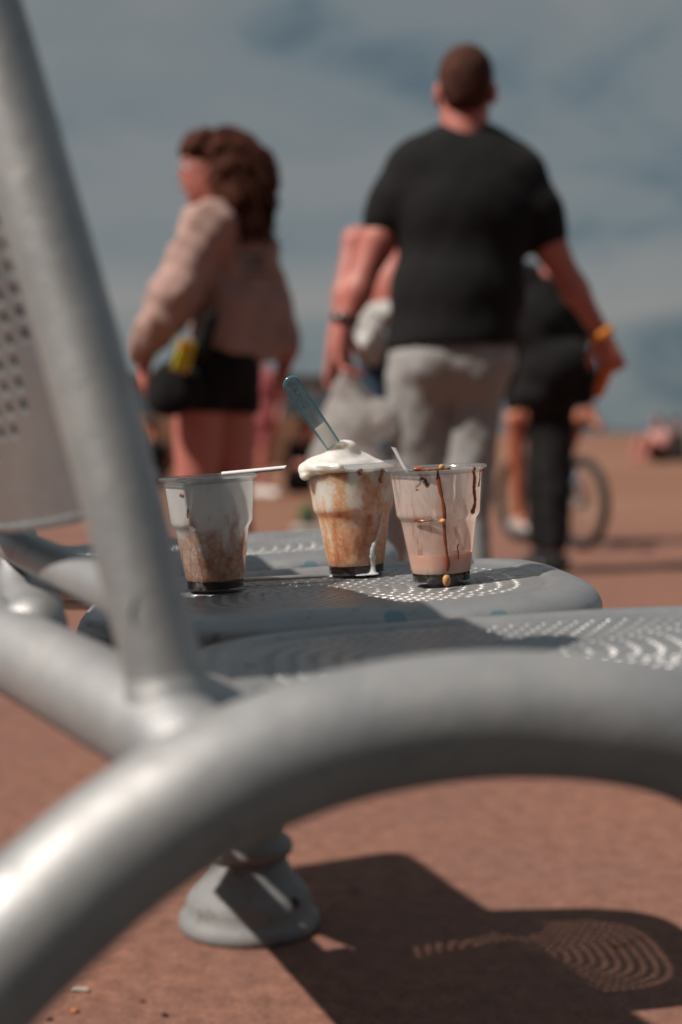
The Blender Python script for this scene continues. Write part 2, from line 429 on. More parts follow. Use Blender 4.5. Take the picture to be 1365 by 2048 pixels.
# added unseen terrace of houses behind the camera, darkens reflections in the tubes
def backdrop():
    Yb, H, W, n = -13.0, 10.5, 7.0, 13
    t = empty('added_backdrop', (0, Yb, 0)); tag(t, 'long added terrace standing behind the viewpoint', 'added building')
    mbk = simple('dark_render', (0.085, 0.085, 0.09), 0.9, 0, 0.25, 6, 0.4); mst = simple('grey_stone_trim', (0.22, 0.21, 0.20), 0.8); mgl = simple('dark_window_glass', (0.02, 0.025, 0.03), 0.08); mrf = simple('slate', (0.05, 0.055, 0.06), 0.7)
    V, F = box((0, -4, H / 2), (W * n / 2, 4, H / 2)); obj('wall', pydata(V, F, smooth=False), mbk, t)
    L_ = W * n / 2
    obj('roof', pydata([(-L_, 0.3, H), (L_, 0.3, H), (L_, -8.3, H), (-L_, -8.3, H), (-L_, -4, H + 2.6), (L_, -4, H + 2.6)], [(0, 1, 5, 4), (2, 3, 4, 5), (1, 2, 5), (3, 0, 4), (0, 3, 2, 1)], smooth=False), mrf, t)
    wm = pydata(*join(box((0, 0.03, 0), (0.55, 0.06, 0.95))), smooth=False); gm = pydata(*box((0, 0.10, 0), (0.47, 0.012, 0.87)), smooth=False); sm_ = pydata(*box((0, 0.10, -1.02), (0.68, 0.12, 0.06)), smooth=False); dm = pydata(*box((0, 0.05, 0), (0.5, 0.06, 1.08)), smooth=False)
    for i in range(n):
        x0 = -L_ + W * (i + 0.5)
        for zz in (1.9, 5.0, 8.2):
            for dx in (-1.9, 1.9):
                if zz < 3 and dx > 0:
                    obj('door', dm, mrf, t, Matrix.Translation((x0 + dx, 0, 1.09))); continue
                f = obj('window', wm, mst, t, Matrix.Translation((x0 + dx, 0, zz))); obj('pane', gm, mgl, f); obj('sill', sm_, mst, f)
backdrop()

# ================================================================== THE BENCH
SEAT_T = R(3.3); SEAT_PHI = R(4)
SEAT_R = Matrix.Rotation(SEAT_PHI, 4, 'Z') @ Matrix.Rotation(-SEAT_T, 4, 'Y')
SEAT_C = [Vector((0.122, 1.048, 0.640)), Vector((-0.007, 1.43, 0.642)), Vector((-0.182, 1.89, 0.642))]
ROW = Vector((-0.175, 0.46, 0)).normalized(); FRONT = Vector((ROW.y, -ROW.x, 0))
PITCH_V = Vector((-0.175, 0.46, 0))
chipA = at(1063, 1345, 0.815)
MS = silver_paint('silver_paint_tube', chips=[(tuple(chipA), 0.006)], stain=0.45, metal=0.6, rough=0.40, tone=1.02, bumpy=2.2)
MSEAT = silver_paint('silver_paint_seat', chips=[((0.13, -0.205, -0.022), 0.016), ((0.235, -0.12, -0.028), 0.02), ((0.04, -0.203, -0.012), 0.012)], stain=0.75)
MPAN = silver_paint('silver_paint_panel', stain=0.6, tone=0.75)

bench = empty('promenade_bench', (-0.148, 2.25, 0))
tag(bench, 'silver painted tubular metal bench with perforated seats and backs', 'bench')
BI = bench.matrix_basis.copy(); 
BOFF = Matrix.Translation(-Vector((-0.148, 2.25, 0)))
def bpart(name, me, mat, mw=Matrix.Identity(4)): return obj(name, me, mat, bench, BOFF @ mw)

def superell(a, b, n, N):
    """points spread evenly along a superellipse, unit parameter form"""
    th = np.linspace(0, 2 * np.pi, 4001)
    x = a * np.sign(np.cos(th)) * np.abs(np.cos(th)) ** (2 / n); y = b * np.sign(np.sin(th)) * np.abs(np.sin(th)) ** (2 / n)
    s = np.concatenate([[0], np.cumsum(np.hypot(np.diff(x), np.diff(y)))])
    q = np.linspace(0, s[-1], N, endpoint=False)
    return np.interp(q, s, x), np.interp(q, s, y), s[-1]
SA, SB, SN = 0.252, 0.210, 3.8
def cell_holes(V, F, fr, bk, p0, p1, q0, q1, rho, hole=True, lip=None):
    """a plate cell between parameters, with a round hole in it"""
    pm, qm = (p0 + p1) / 2, (q0 + q1) / 2
    outer = [(p1, qm), (p1, q1), (pm, q1), (p0, q1), (p0, qm), (p0, q0), (pm, q0), (p1, q0)]
    o = len(V)
    if not hole:
        V += [fr(*u) for u in outer] + [bk(*u) for u in outer]
        F.append(tuple(range(o, o + 8))); F.append(tuple(reversed(range(o + 8, o + 16)))); return
    ru, rho = rho if hasattr(rho, '__len__') else (rho, rho)
    inner = [(pm + ru * (p1 - p0) / 2 * math.cos(k * math.pi / 4), qm + rho * (q1 - q0) / 2 * math.sin(k * math.pi / 4)) for k in range(8)]
    big = [(pm + (a - pm) * 1.34, qm + (b - qm) * 1.34) for a, b in inner]
    low = [fr(*u).lerp(bk(*u), 0.45) for u in inner]
    V += [fr(*u) for u in outer] + low + [bk(*u) for u in inner] + [bk(*u) for u in outer] + [fr(*u) for u in big]
    if lip:                                                   # a punched lip standing proud of the back face
        V[o + 16:o + 24] = [lip(*u) for u in inner]
        V += [bk(*u) for u in big]
    for k in range(8):
        l = (k + 1) % 8
        if lip:
            F.append((o + k, o + l, o + 32 + l, o + 32 + k)); F.append((o + 32 + k, o + 32 + l, o + 8 + l, o + 8 + k)); F.append((o + 8 + k, o + 8 + l, o + 16 + l, o + 16 + k))
            F.append((o + 16 + k, o + 16 + l, o + 40 + l, o + 40 + k)); F.append((o + 40 + k, o + 40 + l, o + 24 + l, o + 24 + k)); continue
        F.append((o + k, o + l, o + 32 + l, o + 32 + k)); F.append((o + 32 + k, o + 32 + l, o + 8 + l, o + 8 + k))
        F.append((o + 8 + k, o + 8 + l, o + 16 + l, o + 16 + k))
        F.append((o + 16 + k, o + 16 + l, o + 24 + l, o + 24 + k))
# rim: a rolled edge swept round the outline
prof = [(0.052, -0.003), (0.046, -0.0035), (0.042, -0.0012), (0.034, 0.0005), (0.024, 0.0), (0.015, -0.003), (0.008, -0.0085), (0.003, -0.0165), (0.0, -0.026), (0.0, -0.038), (0.003, -0.047), (0.009, -0.052), (0.016, -0.052), (0.019, -0.047), (0.012, -0.044), (0.006, -0.036), (0.006, -0.026), (0.010, -0.016), (0.018, -0.008), (0.030, -0.0045), (0.052, -0.0065)]
NR = 120
V, F = [], []
for (o, z) in prof:
    z = z * 0.74 if z < -0.008 else z
    x, y, _ = superell(SA - o, SB - o, SN - 4 * o, NR)
    V += [(x[i], y[i], z) for i in range(NR)]
for j in range(len(prof)):
    j2 = (j + 1) % len(prof)
    for i in range(NR):
        i2 = (i + 1) % NR
        F.append((j * NR + i, j * NR + i2, j2 * NR + i2, j2 * NR + i))
RIM = pydata(V, F, sharp=60)
bm = bmesh.new(); bm.from_mesh(RIM); bmesh.ops.recalc_face_normals(bm, faces=bm.faces); bm.to_mesh(RIM); bm.free()
# perforated plate: rings of round holes
PA, PB, PN = SA - 0.050, SB - 0.050, SN - 0.2
tab = superell(PA, PB, PN, 2000)
def plate(t, s, z0):
    i = (t % 1.0) * 2000; a = int(i) % 2000; f = i - int(i); b = (a + 1) % 2000
    x = tab[0][a] * (1 - f) + tab[0][b] * f; y = tab[1][a] * (1 - f) + tab[1][b] * f
    return Vector((x * s, y * s, z0 - 0.004 - 0.006 * (1 - s * s)))
V, F = [], []
fr = lambda t, s: plate(t, s, 0.001); bk = lambda t, s: plate(t, s, -0.0015)
nring = 12
for i in range(nring):
    s1, s0 = 1.0 - i / nring, 1.0 - (i + 1) / nring
    per = tab[2] * (s0 + s1) / 2; n = max(6, int(per / 0.0132))
    ofs = 0.5 * (i % 2) / n
    for k in range(n):
        cell_holes(V, F, fr, bk, k / n + ofs, (k + 1) / n + ofs, s0, s1, 0.48, hole=0 < i < nring - 1)
PLATE = pydata(V, F, sharp=35, merge=2e-5)
for C in SEAT_C:
    seat = bpart('seat', RIM, MSEAT, Matrix.Translation(C) @ SEAT_R @ Matrix.Diagonal((1, 0.795 if C is SEAT_C[0] else 1, 1, 1)))
    obj('perforated_plate', PLATE, MSEAT, seat)

# backrests
PW, PH = 0.232, 0.275
UP = (Vector((0, 0, 1)) * math.cos(R(14.5)) - FRONT * math.sin(R(14.5))).normalized()
def pmap(u, v, off):
    k = 0.05 if v < 0 else 0.05 + 0.40 * v
    x = u * math.sqrt(1 - k * v * v); y = v * math.sqrt(1 - (0.06 if v < 0 else 0.06 + 0.36 * v) * u * u)
    return Vector((x * PW * 0.97, y * PH, off - 0.050 * (x * x) + 0.010 * y * y))
V, F = [], []
fr = lambda u, v: pmap(u, v, 0.0); bk = lambda u, v: pmap(u, v, -0.0026)
nu, nv = 20, 36
for i in range(nu):
    for j in range(nv):
        u0, u1, v0, v1 = -1 + 2 * i / nu, -1 + 2 * (i + 1) / nu, -1 + 2 * j / nv, -1 + 2 * (j + 1) / nv
        uc, vc = (u0 + u1) / 2, (v0 + v1) / 2
        cell_holes(V, F, fr, bk, u0, u1, v0, v1, (0.40, 0.60), lip=lambda u, v: pmap(u, v, -0.0054), hole=(abs(uc) ** 4 + (abs(vc) * 1.06) ** 4) < 0.62)
PANEL = pydata(V, F, sharp=35, merge=2e-5)
edge = [pmap(u, v, -0.0015) for u, v in [(math.copysign(1, 1), t) for t in np.linspace(-1, 1, 20)[:-1]] + [(t, 1) for t in np.linspace(1, -1, 20)[:-1]] + [(-1, t) for t in np.linspace(1, -1, 20)[:-1]] + [(t, -1) for t in np.linspace(-1, 1, 20)[:-1]]]
EDGE = pydata(*tube(edge, 0.0040, 10, closed=True))
PB0 = Vector((-0.164, 0.935, 0.7195))
for k in range(3):
    c = PB0 + ROW * 0.226 - FRONT * 0.034 + PITCH_V * k + UP * (PH + 0.005)
    Mw = Matrix.Translation(c) @ Matrix((( -ROW.x, UP.x, FRONT.x, 0), (-ROW.y, UP.y, FRONT.y, 0), (-ROW.z, UP.z, FRONT.z, 0), (0, 0, 0, 1)))
    nrm = (-ROW).cross(UP)
    Mw = Matrix.Translation(c) @ Matrix(((ROW.x, UP.x, -nrm.x * -1, 0), (ROW.y, UP.y, -nrm.y * -1, 0), (ROW.z, UP.z, -nrm.z * -1, 0), (0, 0, 0, 1)))
    back = bpart('backrest', PANEL, MPAN, Mw)
    obj('rolled_edge', EDGE, MPAN, back)

# tubes
arch = [Vector((-0.375, 0.645, 0.0)), Vector((-0.360, 0.655, 0.12)), at(-330, 2330, 0.684), at(-190, 2120, 0.702), at(-50, 1960, 0.720), at(95, 1818, 0.738), at(245, 1690, 0.762), at(430, 1572, 0.786), at(640, 1485, 0.816), at(850, 1440, 0.840), at(1050, 1428, 0.858), at(1250, 1445, 0.870), at(1400, 1490, 0.882), at(1560, 1600, 0.894), at(1660, 1800, 0.900)]
e0 = arch[-1]; arch += [Vector((e0.x + 0.01, e0.y + 0.005, 0.25)), Vector((e0.x + 0.012, e0.y + 0.006, 0.0))]
bpart('arched_leg', tube_me(arch, 0.0388, seg=32, n=10), MS)
diag = [at(355, 1475, 0.840), at(330, 1350, 0.846), at(276, 1129, 0.852), at(188, 790, 0.864), at(118, 547, 0.872), at(-45, 0, 0.888), at(-190, -420, 0.900)]
bpart('back_support', tube_me(diag, [0.0240, 0.0240, 0.0242, 0.0249, 0.0254, 0.0261, 0.0266], seg=28, n=8), MS)
bpart('weld_collar', tube_me([at(352, 1510, 0.840), at(343, 1440, 0.842), at(334, 1380, 0.845), at(329, 1350, 0.846)], [0.0330, 0.0290, 0.0262, 0.0241], seg=28, n=6), MS)
beam = [at(420, 1545, 0.798), at(330, 1470, 0.840), at(150, 1366, 0.948), at(0, 1285, 1.080)]
b3 = beam[-1]; beam += [Vector((-0.300, 1.22, b3.z - 0.01)), Vector((-0.335, 1.43, b3.z - 0.04)), Vector((-0.508, 1.89, b3.z - 0.04)), Vector((-0.56, 2.02, b3.z - 0.04))]
bpart('main_beam', tube_me(beam, 0.0315, seg=28, n=8), MS)
r0, r1 = at(205, 1172, 0.95), at(14, 1082, 1.28)
rd = (r1 - r0).normalized()
bpart('back_rail', tube_me([r0 - rd * 0.13, r0, r1, r1 + ROW * 0.66], 0.0155, seg=20, n=6), MS)
s0 = Sdf(0.003, 0.02)
s0.cap(at(22, 1090, 1.265), at(40, 1180, 1.228), 0.016, 0.014).cap(at(40, 1180, 1.228), at(75, 1260, 1.053), 0.015, 0.021).ell(at(20, 1075, 1.265), (0.019, 0.02, 0.018)).cap(at(95, 1215, 1.147), at(60, 1255, 1.053), 0.012, 0.02)
s0.cap(at(16, 1050, 1.287), at(20, 1085, 1.265), 0.012, 0.015)
bpart('welded_bracket', s0.mesh(), MS)
for k, C in enumerate(SEAT_C[1:]):
    a = C + SEAT_R @ Vector((-0.24, 0.0, -0.055)); t = a + Vector((-0.05, 0, 0.0))
    bpart('seat_bracket', tube_me([a + Vector((0.16, 0, 0.0)), a, t], 0.015, seg=14), MS)
C = SEAT_C[0]
bpart('seat_bracket', tube_me([C + SEAT_R @ Vector((-0.1, -0.05, -0.06)), C + SEAT_R @ Vector((-0.25, -0.05, -0.06)), at(60, 1330, 1.02)], 0.015, seg=14), MS)
# baluster foot
ped = [(0.0, 0.0), (0.098, 0.0), (0.1005, 0.006), (0.0995, 0.016), (0.095, 0.021), (0.090, 0.026), (0.0895, 0.036), (0.087, 0.046), (0.080, 0.056), (0.071, 0.066), (0.062, 0.078), (0.055, 0.092), (0.052, 0.098), (0.051, 0.1), (0.057, 0.103), (0.0615, 0.109), (0.0625, 0.116), (0.060, 0.123), (0.054, 0.128), (0.048, 0.131), (0.047, 0.136), (0.047, 0.17), (0.040, 0.20), (0.030, 0.22), (0.0, 0.222)]
MPED = silver_paint('weathered_paint_foot', stain=1.0, bumpy=3.0, metal=0.15, rough=0.6, tone=0.6)
foot = bpart('pedestal', pydata(*lathe(ped, 48), sharp=70), MPED, Matrix.Translation((-0.148, 2.25, 0.0)) @ Matrix.Diagonal((1.13, 1.13, 1.13, 1)))
for a in (-38,):
    bz = Vector((math.cos(R(a)) * 0.083, math.sin(R(a)) * 0.083, 0.048))
    q = Vector((math.cos(R(a)), math.sin(R(a)), 0.55)).to_track_quat('Z', 'Y').to_matrix().to_4x4()
    obj('bolt', pydata(*lathe([(0, 0.004), (0.0085, 0.004), (0.0085, -0.006), (0, -0.006)], 6), smooth=False), simple('rusty_bolt', (0.05, 0.035, 0.03), 0.7, 0.4), foot, Matrix.Translation(bz) @ q)
bpart('mount_bar', tube_me([Vector((-0.148, 2.25, 0.20)), Vector((-0.150, 2.235, 0.30)), Vector((-0.160, 2.13, 0.46)), SEAT_C[2] + Vector((0.01, 0.12, -0.03))], 0.032, seg=18), MS)

# ================================================================== CUPS
SN_N = (SEAT_R.to_3x3() @ Vector((0, 0, 1))).normalized()
PLZ = SEAT_C[1] + SN_N * (-0.0035)
def on_seat(px, py): return on_plane(px, py, PLZ, SN_N)

def mat_plastic(name, haze=0.06, tint=(0.985, 0.99, 0.99)):
    M = Mt(name); v = M.coord()
    lw = M.n('ShaderNodeLayerWeight'); lw.inputs['Blend'].default_value = 0.22
    sm = M.noise(M.mapping(v, (1, 1, 0.5)), 60, 5, 0.6)
    edge = M.ramp(lw.outputs['Facing'], (0.0, 0.015), (0.6, 0.035), (0.9, 0.22), (1.0, 0.55))
    gl = M.sh('ShaderNodeBsdfGlossy', Color=(1, 1, 1), Roughness=0.08)
    tr = M.sh('ShaderNodeBsdfTransparent', Color=tint)
    hz = M.mixs(0.5, M.sh('ShaderNodeBsdfDiffuse', Color=(0.75, 0.74, 0.73)), M.sh('ShaderNodeBsdfTranslucent', Color=(0.8, 0.78, 0.77)))
    zz = M.ramp(M.math('DIVIDE', M.xyz(v)['Z'], 0.1), (0.10, 0), (0.14, 1))
    a = M.mixs(M.math('MULTIPLY', zz, M.math('MULTIPLY', M.ramp(sm, (0.3, 0.4), (0.7, 1.4)), haze)), tr, hz)
    return M.done(M.mixs(edge, a, gl))
WALL = [(0.0272, 0.000), (0.0282, 0.001), (0.0285, 0.0105), (0.0293, 0.0125), (0.0362, 0.0600), (0.0372, 0.0632), (0.0398, 0.0662), (0.0404, 0.0685), (0.0440, 0.1085), (0.0443, 0.1105), (0.0452, 0.1118), (0.0470, 0.1124), (0.0477, 0.1138), (0.0474, 0.1152), (0.0462, 0.1157), (0.0448, 0.1152), (0.0436, 0.1135), (0.0433, 0.111), (0.0396, 0.0690), (0.0390, 0.0668), (0.0364, 0.0636), (0.0354, 0.0602), (0.0285, 0.0128), (0.0276, 0.011), (0.0273, 0.0018), (0.0, 0.0012)]
def wall_r(z, inner=True):
    zs = [0.0018, 0.011, 0.0128, 0.0602, 0.0636, 0.0668, 0.0690, 0.111, 0.1135]; rs = [0.0273, 0.0276, 0.0285, 0.0354, 0.0364, 0.0390, 0.0396, 0.0433, 0.0436]
    return float(np.interp(z, zs, rs)) + (0 if inner else 0.0009)
def fine(prof, n):
    out_ = []
    for (a, b) in zip(prof[:-1], prof[1:]):
        m = max(1, int(math.hypot(b[0] - a[0], b[1] - a[1]) / n))
        for k in range(m): out_.append((a[0] + (b[0] - a[0]) * k / m, a[1] + (b[1] - a[1]) * k / m))
    out_.append(prof[-1]); return out_
CUPWALL = pydata(*lathe([(0, 0)] + WALL, 72), sharp=60)
RIMPR = [(0.0443, 0.1085), (0.0446, 0.1105), (0.0455, 0.1120), (0.0472, 0.1126), (0.0480, 0.1140), (0.0477, 0.1155), (0.0463, 0.1161), (0.0447, 0.1156), (0.0434, 0.1137), (0.0430, 0.1085)]
CUPRIM = pydata(*lathe(RIMPR, 72), sharp=70)
def mat_rim():
    M = Mt('frosted_plastic_rim'); v = M.coord()
    lw = M.n('ShaderNodeLayerWeight'); lw.inputs['Blend'].default_value = 0.4
    df = M.mixs(0.6, M.sh('ShaderNodeBsdfDiffuse', Color=(0.7, 0.7, 0.7)), M.sh('ShaderNodeBsdfTranslucent', Color=(0.7, 0.7, 0.7)))
    a = M.mixs(0.22, M.sh('ShaderNodeBsdfTransparent', Color=(0.93, 0.94, 0.95)), df)
    return M.done(M.mixs(M.ramp(lw.outputs['Facing'], (0, 0.06), (1, 0.5)), a, M.sh('ShaderNodeBsdfGlossy', Roughness=0.12)))
MRIM = mat_rim()
def shell(z0, z1, gap, n=24, close_top=False, close_bot=False):
    pr = [(wall_r(z) - gap, z) for z in np.linspace(z0, z1, n)]
    if close_bot: pr = [(0, z0)] + pr
    if close_top: pr = pr + [(0, z1)]
    return pydata(*lathe(pr, 72), sharp=60)

def angle_of(M, v):
    x = M.xyz(v); return M.math('ARCTAN2', x['X'], M.math('MULTIPLY', x['Y'], -1.0)), x['Z']   # 0 faces the camera, + to the right
def mat_brown_foam():   # first cup: brown foam below, thin milky film above
    M = Mt('chocolate_foam_residue'); v = M.coord(); ang, z = angle_of(M, v)
    st = M.noise(M.mapping(v, (1, 1, 0.42)), 62, 6, 0.62, 0.6); fi = M.noise(v, 170, 5, 0.7); lg = M.noise(M.mapping(v, (1, 1, 0.30), (0.3, 0.11, 0)), 30, 3, 0.5)
    lev = M.math('ADD', M.math('DIVIDE', M.math('SUBTRACT', 0.076, z), 0.032), M.math('MULTIPLY', M.math('SUBTRACT', lg, 0.5), 4.0))
    brown = M.ramp(M.math('ADD', lev, M.math('MULTIPLY', M.math('SUBTRACT', st, 0.5), 2.2)), (0.25, 0), (0.75, 1))
    cells = M.ramp(M.voro(M.mapping(v, (1, 1, 1)), 120, 'DISTANCE_TO_EDGE'), (0.0, 1.0), (0.10, 0.0))
    bc = M.mix(M.ramp(fi, (0.3, 0), (0.7, 1)), (0.34, 0.15, 0.085), (0.62, 0.38, 0.28))
    bc = M.mix(M.ramp(st, (0.42, 0), (0.68, 1)), bc, (0.74, 0.55, 0.47))
    bc = M.mix(M.math('MULTIPLY', cells, 0.35), bc, (0.16, 0.06, 0.03))
    milk = (0.82, 0.82, 0.81)
    col = M.mix(brown, milk, bc)
    sh = M.mixs(0.35, M.sh('ShaderNodeBsdfDiffuse', Color=col), M.sh('ShaderNodeBsdfTranslucent', Color=col))
    film = M.math('MULTIPLY_ADD', M.ramp(M.noise(M.mapping(v, (1, 1, 0.3)), 40, 4), (0.3, 0), (0.7, 1)), 0.14, 0.80)
    al = M.math('MAXIMUM', brown, film)
    return M.done(M.mixs(al, M.sh('ShaderNodeBsdfTransparent'), sh))
def mat_caramel():      # second cup: cream streaked with caramel
    M = Mt('caramel_cream'); v = M.coord(); ang, z = angle_of(M, v)
    st = M.noise(M.mapping(v, (1, 1, 0.28), (0.02, 0.0, 0.0)), 46, 4, 0.55, 0.8); fi = M.noise(v, 230, 5, 0.7); bl = M.noise(M.mapping(v, (1, 1, 0.8), (0.5, 0.2, 0.1)), 55, 5, 0.6)
    low = M.ramp(M.math('DIVIDE', z, 0.115), (0.05, 1.0), (0.75, 0.0))
    a = M.math('ADD', M.math('MULTIPLY', st, 0.62), M.math('ADD', M.math('MULTIPLY', bl, 0.42), M.math('MULTIPLY', low, 0.12)))
    car = M.ramp(a, (0.455, 0), (0.575, 1))
    cc = M.mix(M.ramp(fi, (0.34, 0), (0.66, 1)), (0.76, 0.31, 0.125), (0.94, 0.63, 0.42))
    cc = M.mix(M.ramp(a, (0.60, 0), (0.74, 1)), cc, (0.50, 0.16, 0.055))
    pale = M.mix(M.ramp(fi, (0.3, 0), (0.7, 1)), (0.86, 0.73, 0.64), (0.93, 0.86, 0.80))
    col = M.mix(car, pale, cc)
    return M.done(M.bsdf(Base_Color=col, Roughness=0.45, Subsurface_Weight=1.0, Subsurface_Scale=0.03, Subsurface_Radius=(1.0, 0.7, 0.5)))
def mat_pink_film():    # third cup: thin pink milk film
    M = Mt('pink_milk_film'); v = M.coord(); ang, z = angle_of(M, v)
    st = M.noise(M.mapping(v, (1, 1, 0.22), (0.1, 0.3, 0)), 70, 5, 0.6, 0.5); fi = M.noise(v, 260, 4, 0.7)
    al = M.math('ADD', M.ramp(st, (0.28, 0.80), (0.7, 0.98)), M.math('MULTIPLY', M.math('SUBTRACT', fi, 0.5), 0.25))
    clear = M.ramp(M.noise(M.mapping(v, (1, 1, 0.20), (0.7, 0.1, 0.05)), 85, 3, 0.5), (0.61, 0), (0.66, 1))
    al = M.math('MULTIPLY', al, M.math('MULTIPLY_ADD', clear, -0.6, 1.0))
    streak = M.ramp(M.noise(M.mapping(v, (1, 1, 0.10), (0.4, 0.8, 0.3)), 150, 3, 0.5), (0.56, 0), (0.70, 1))
    lo = M.ramp(M.math('DIVIDE', z, 0.115), (0.15, (0.84, 0.58, 0.49)), (0.6, (0.88, 0.72, 0.65)), (0.95, (0.87, 0.76, 0.71)))
    col = M.mix(M.math('MULTIPLY', streak, 0.55), lo, (0.50, 0.22, 0.14))
    bl = M.ramp(M.noise(M.mapping(v, (1, 1, 0.45), (0.9, 0.2, 0.6)), 38, 6, 0.65, 0.8), (0.50, 0), (0.66, 1))
    col = M.mix(M.math('MULTIPLY', bl, 0.5), col, (0.62, 0.36, 0.27))
    sh = M.mixs(0.45, M.sh('ShaderNodeBsdfDiffuse', Color=col), M.sh('ShaderNodeBsdfTranslucent', Color=col))
    return M.done(M.mixs(al, M.sh('ShaderNodeBsdfTransparent'), sh))
def mat_liquid(name, col, rough=0.25, **kw):
    M = Mt(name); v = M.coord(); f = M.noise(v, 120, 4)
    return M.done(M.bsdf(Base_Color=M.mix(f, tuple(c * 0.9 for c in col), tuple(min(1, c * 1.08) for c in col)), Roughness=rough, **kw))
MSYR = mat_liquid('dark_syrup', (0.012, 0.0055, 0.004), 0.12)
MDRIP = mat_liquid('brown_syrup_drip', (0.36, 0.095, 0.038), 0.18, Subsurface_Weight=0.2, Subsurface_Scale=0.002)
MPINK = mat_liquid('pink_milk', (0.78, 0.48, 0.38), 0.35, Subsurface_Weight=0.9, Subsurface_Scale=0.02)
MCREAM = mat_liquid('whipped_cream', (0.72, 0.70, 0.67), 0.42, Subsurface_Weight=0.85, Subsurface_Scale=0.022, Subsurface_Radius=(1, 0.8, 0.6))
MNUT = mat_liquid('chopped_peanut', (0.62, 0.30, 0.10), 0.4)
MPLA = mat_plastic('clear_plastic', 0.012); MPLB = mat_plastic('smeared_clear_plastic', 0.04)

def cup(px, py, scale, label, rot=0.0):
    p = on_seat(px, py)
    Mw = Matrix.Translation(p) @ SEAT_R @ Matrix.Rotation(-SEAT_PHI + rot, 4, 'Z') @ Matrix.Diagonal((scale * 1.065, scale * 1.065, scale, 1))
    e_ = empty('plastic_cup', mat=Mw); tag(e_, label, 'cup', 'plastic dessert cups on the bench seat')
    return e_, Mw
def syrup_base(c, top, ragged):
    pr = []
    seg = 72; V, F = [(0, 0, 0.0016)], []
    for k in range(seg):
        a = 2 * math.pi * k / seg; V.append((0.0269 * math.cos(a), 0.0269 * math.sin(a), 0.0016))
    for k in range(seg):
        a = 2 * math.pi * k / seg
        z = top + ragged * (math.sin(3 * a + 1) * 0.4 + math.sin(7 * a) * 0.3 + math.sin(13 * a + 2) * 0.3)
        V.append((0.0271 * math.cos(a), 0.0271 * math.sin(a), z))
    V.append((0, 0, top))
    for k in range(seg):
        l = (k + 1) % seg
        F += [(0, 1 + l, 1 + k), (1 + k, 1 + l, 1 + seg + l, 1 + seg + k), (1 + seg + k, 1 + seg + l, 2 * seg + 1)]
    return pydata(V, F, sharp=50)
def cupdrip(c, ang0, zs, wid, name, mat, out_=0.0012, wander=0.15, seed=1, inner=False):
    """a run of syrup down the wall: flattened tube that follows the cup"""
    rnd = random.Random(seed); pts, rad = [], []
    n = 22
    for i in range(n):
        t = i / (n - 1); z = zs[0] + (zs[1] - zs[0]) * t
        a = R(ang0) + wander * math.sin(3.1 * t + seed) * 0.3 + wander * 0.1 * math.sin(11 * t + seed * 2)
        r = wall_r(z, inner) + (-out_ if inner else out_ * 0.3)
        if not inner and z > 0.1105: r = 0.0462 + 0.0016 * math.cos(min(1, (z - 0.1105) / 0.005) * 1.5)
        pts.append(Vector((r * math.sin(a), -r * math.cos(a), z)))
        ww = wid * (0.65 + 0.5 * rnd.random()) * (1.0 if i > 1 else 0.6) * (1.25 if i > n - 4 else 1.0)
        rad.append(ww if i < n - 1 else ww * 0.5)
    V, F = tube(pts, rad, 12)
    # flatten towards the wall
    W = []
    for k, q in enumerate(V):
        p = pts[k // 12]; nrm = Vector((p.x, p.y, 0)).normalized(); d = (q - p)
        W.append(p + d - nrm * d.dot(nrm) * 0.68)
    return obj(name, pydata(W, F), mat, c)
def blob(c, name, p, r, mat, seed=0, sq=(1, 1, 1)):
    bm = bmesh.new(); bmesh.ops.create_icosphere(bm, subdivisions=2, radius=r)
    rnd = random.Random(seed); ph = [rnd.uniform(0, 6) for _ in range(6)]
    for q in bm.verts:
        d = 1 + 0.18 * math.sin(q.co.x / r * 2.3 + ph[0]) * math.sin(q.co.y / r * 2.1 + ph[1]) + 0.12 * math.sin(q.co.z / r * 3 + ph[2])
        q.co = Vector((q.co.x * sq[0], q.co.y * sq[1], q.co.z * sq[2])) * d
    me = bpy.data.meshes.new('mesh'); bm.to_mesh(me); bm.free(); me.shade_smooth()
    return obj(name, me, mat, c, Matrix.Translation(p))
def wallpt(ang, z, off=0.001):
    r = wall_r(z, False) + off; return Vector((r * math.sin(R(ang)), -r * math.cos(R(ang)), z))
# --- first cup
c1, M1 = cup(432, 1177, 1.025, 'clear plastic cup with brown foam residue, shaded, behind the slanted tube')
obj('cup_wall', CUPWALL, MPLA, c1); obj('rim', CUPRIM, MRIM, c1)
obj('foam_residue', shell(0.0105, 0.1125, 0.0006, 40), mat_brown_foam(), c1)
obj('syrup', syrup_base(c1, 0.0095, 0.0006), MSYR, c1)
cupdrip(c1, -32, (0.100, 0.098), 0.0022, 'syrup_smear', MDRIP, 0.001, seed=4, inner=True)
for k, (a, z) in enumerate([(-26, 0.083), (-27, 0.079), (5, 0.104), (18, 0.082), (2, 0.074)]):
    blob(c1, 'chocolate_fleck', wallpt(a, z, -0.0022), 0.0022 if k < 2 else 0.0009, MDRIP if k < 2 else MSYR, k, (0.8, 0.5, 1.5))
# --- second cup
c2, M2 = cup(714, 1146, 1.045, 'clear plastic cup full of caramel streaked cream, spoon standing in it')
obj('cup_wall', CUPWALL, MPLA, c2); obj('rim', CUPRIM, MRIM, c2)
obj('caramel_shake', shell(0.0096, 0.108, 0.0005, 40, True, True), mat_caramel(), c2)
obj('syrup', syrup_base(c2, 0.0088, 0.0012), MSYR, c2)
cupdrip(c2, 44, (0.110, 0.094), 0.0026, 'caramel_drip', MDRIP, 0.001, seed=2, inner=True)
cupdrip(c2, 13, (0.111, 0.104), 0.0022, 'caramel_drip', MDRIP, 0.001, seed=3, inner=True)
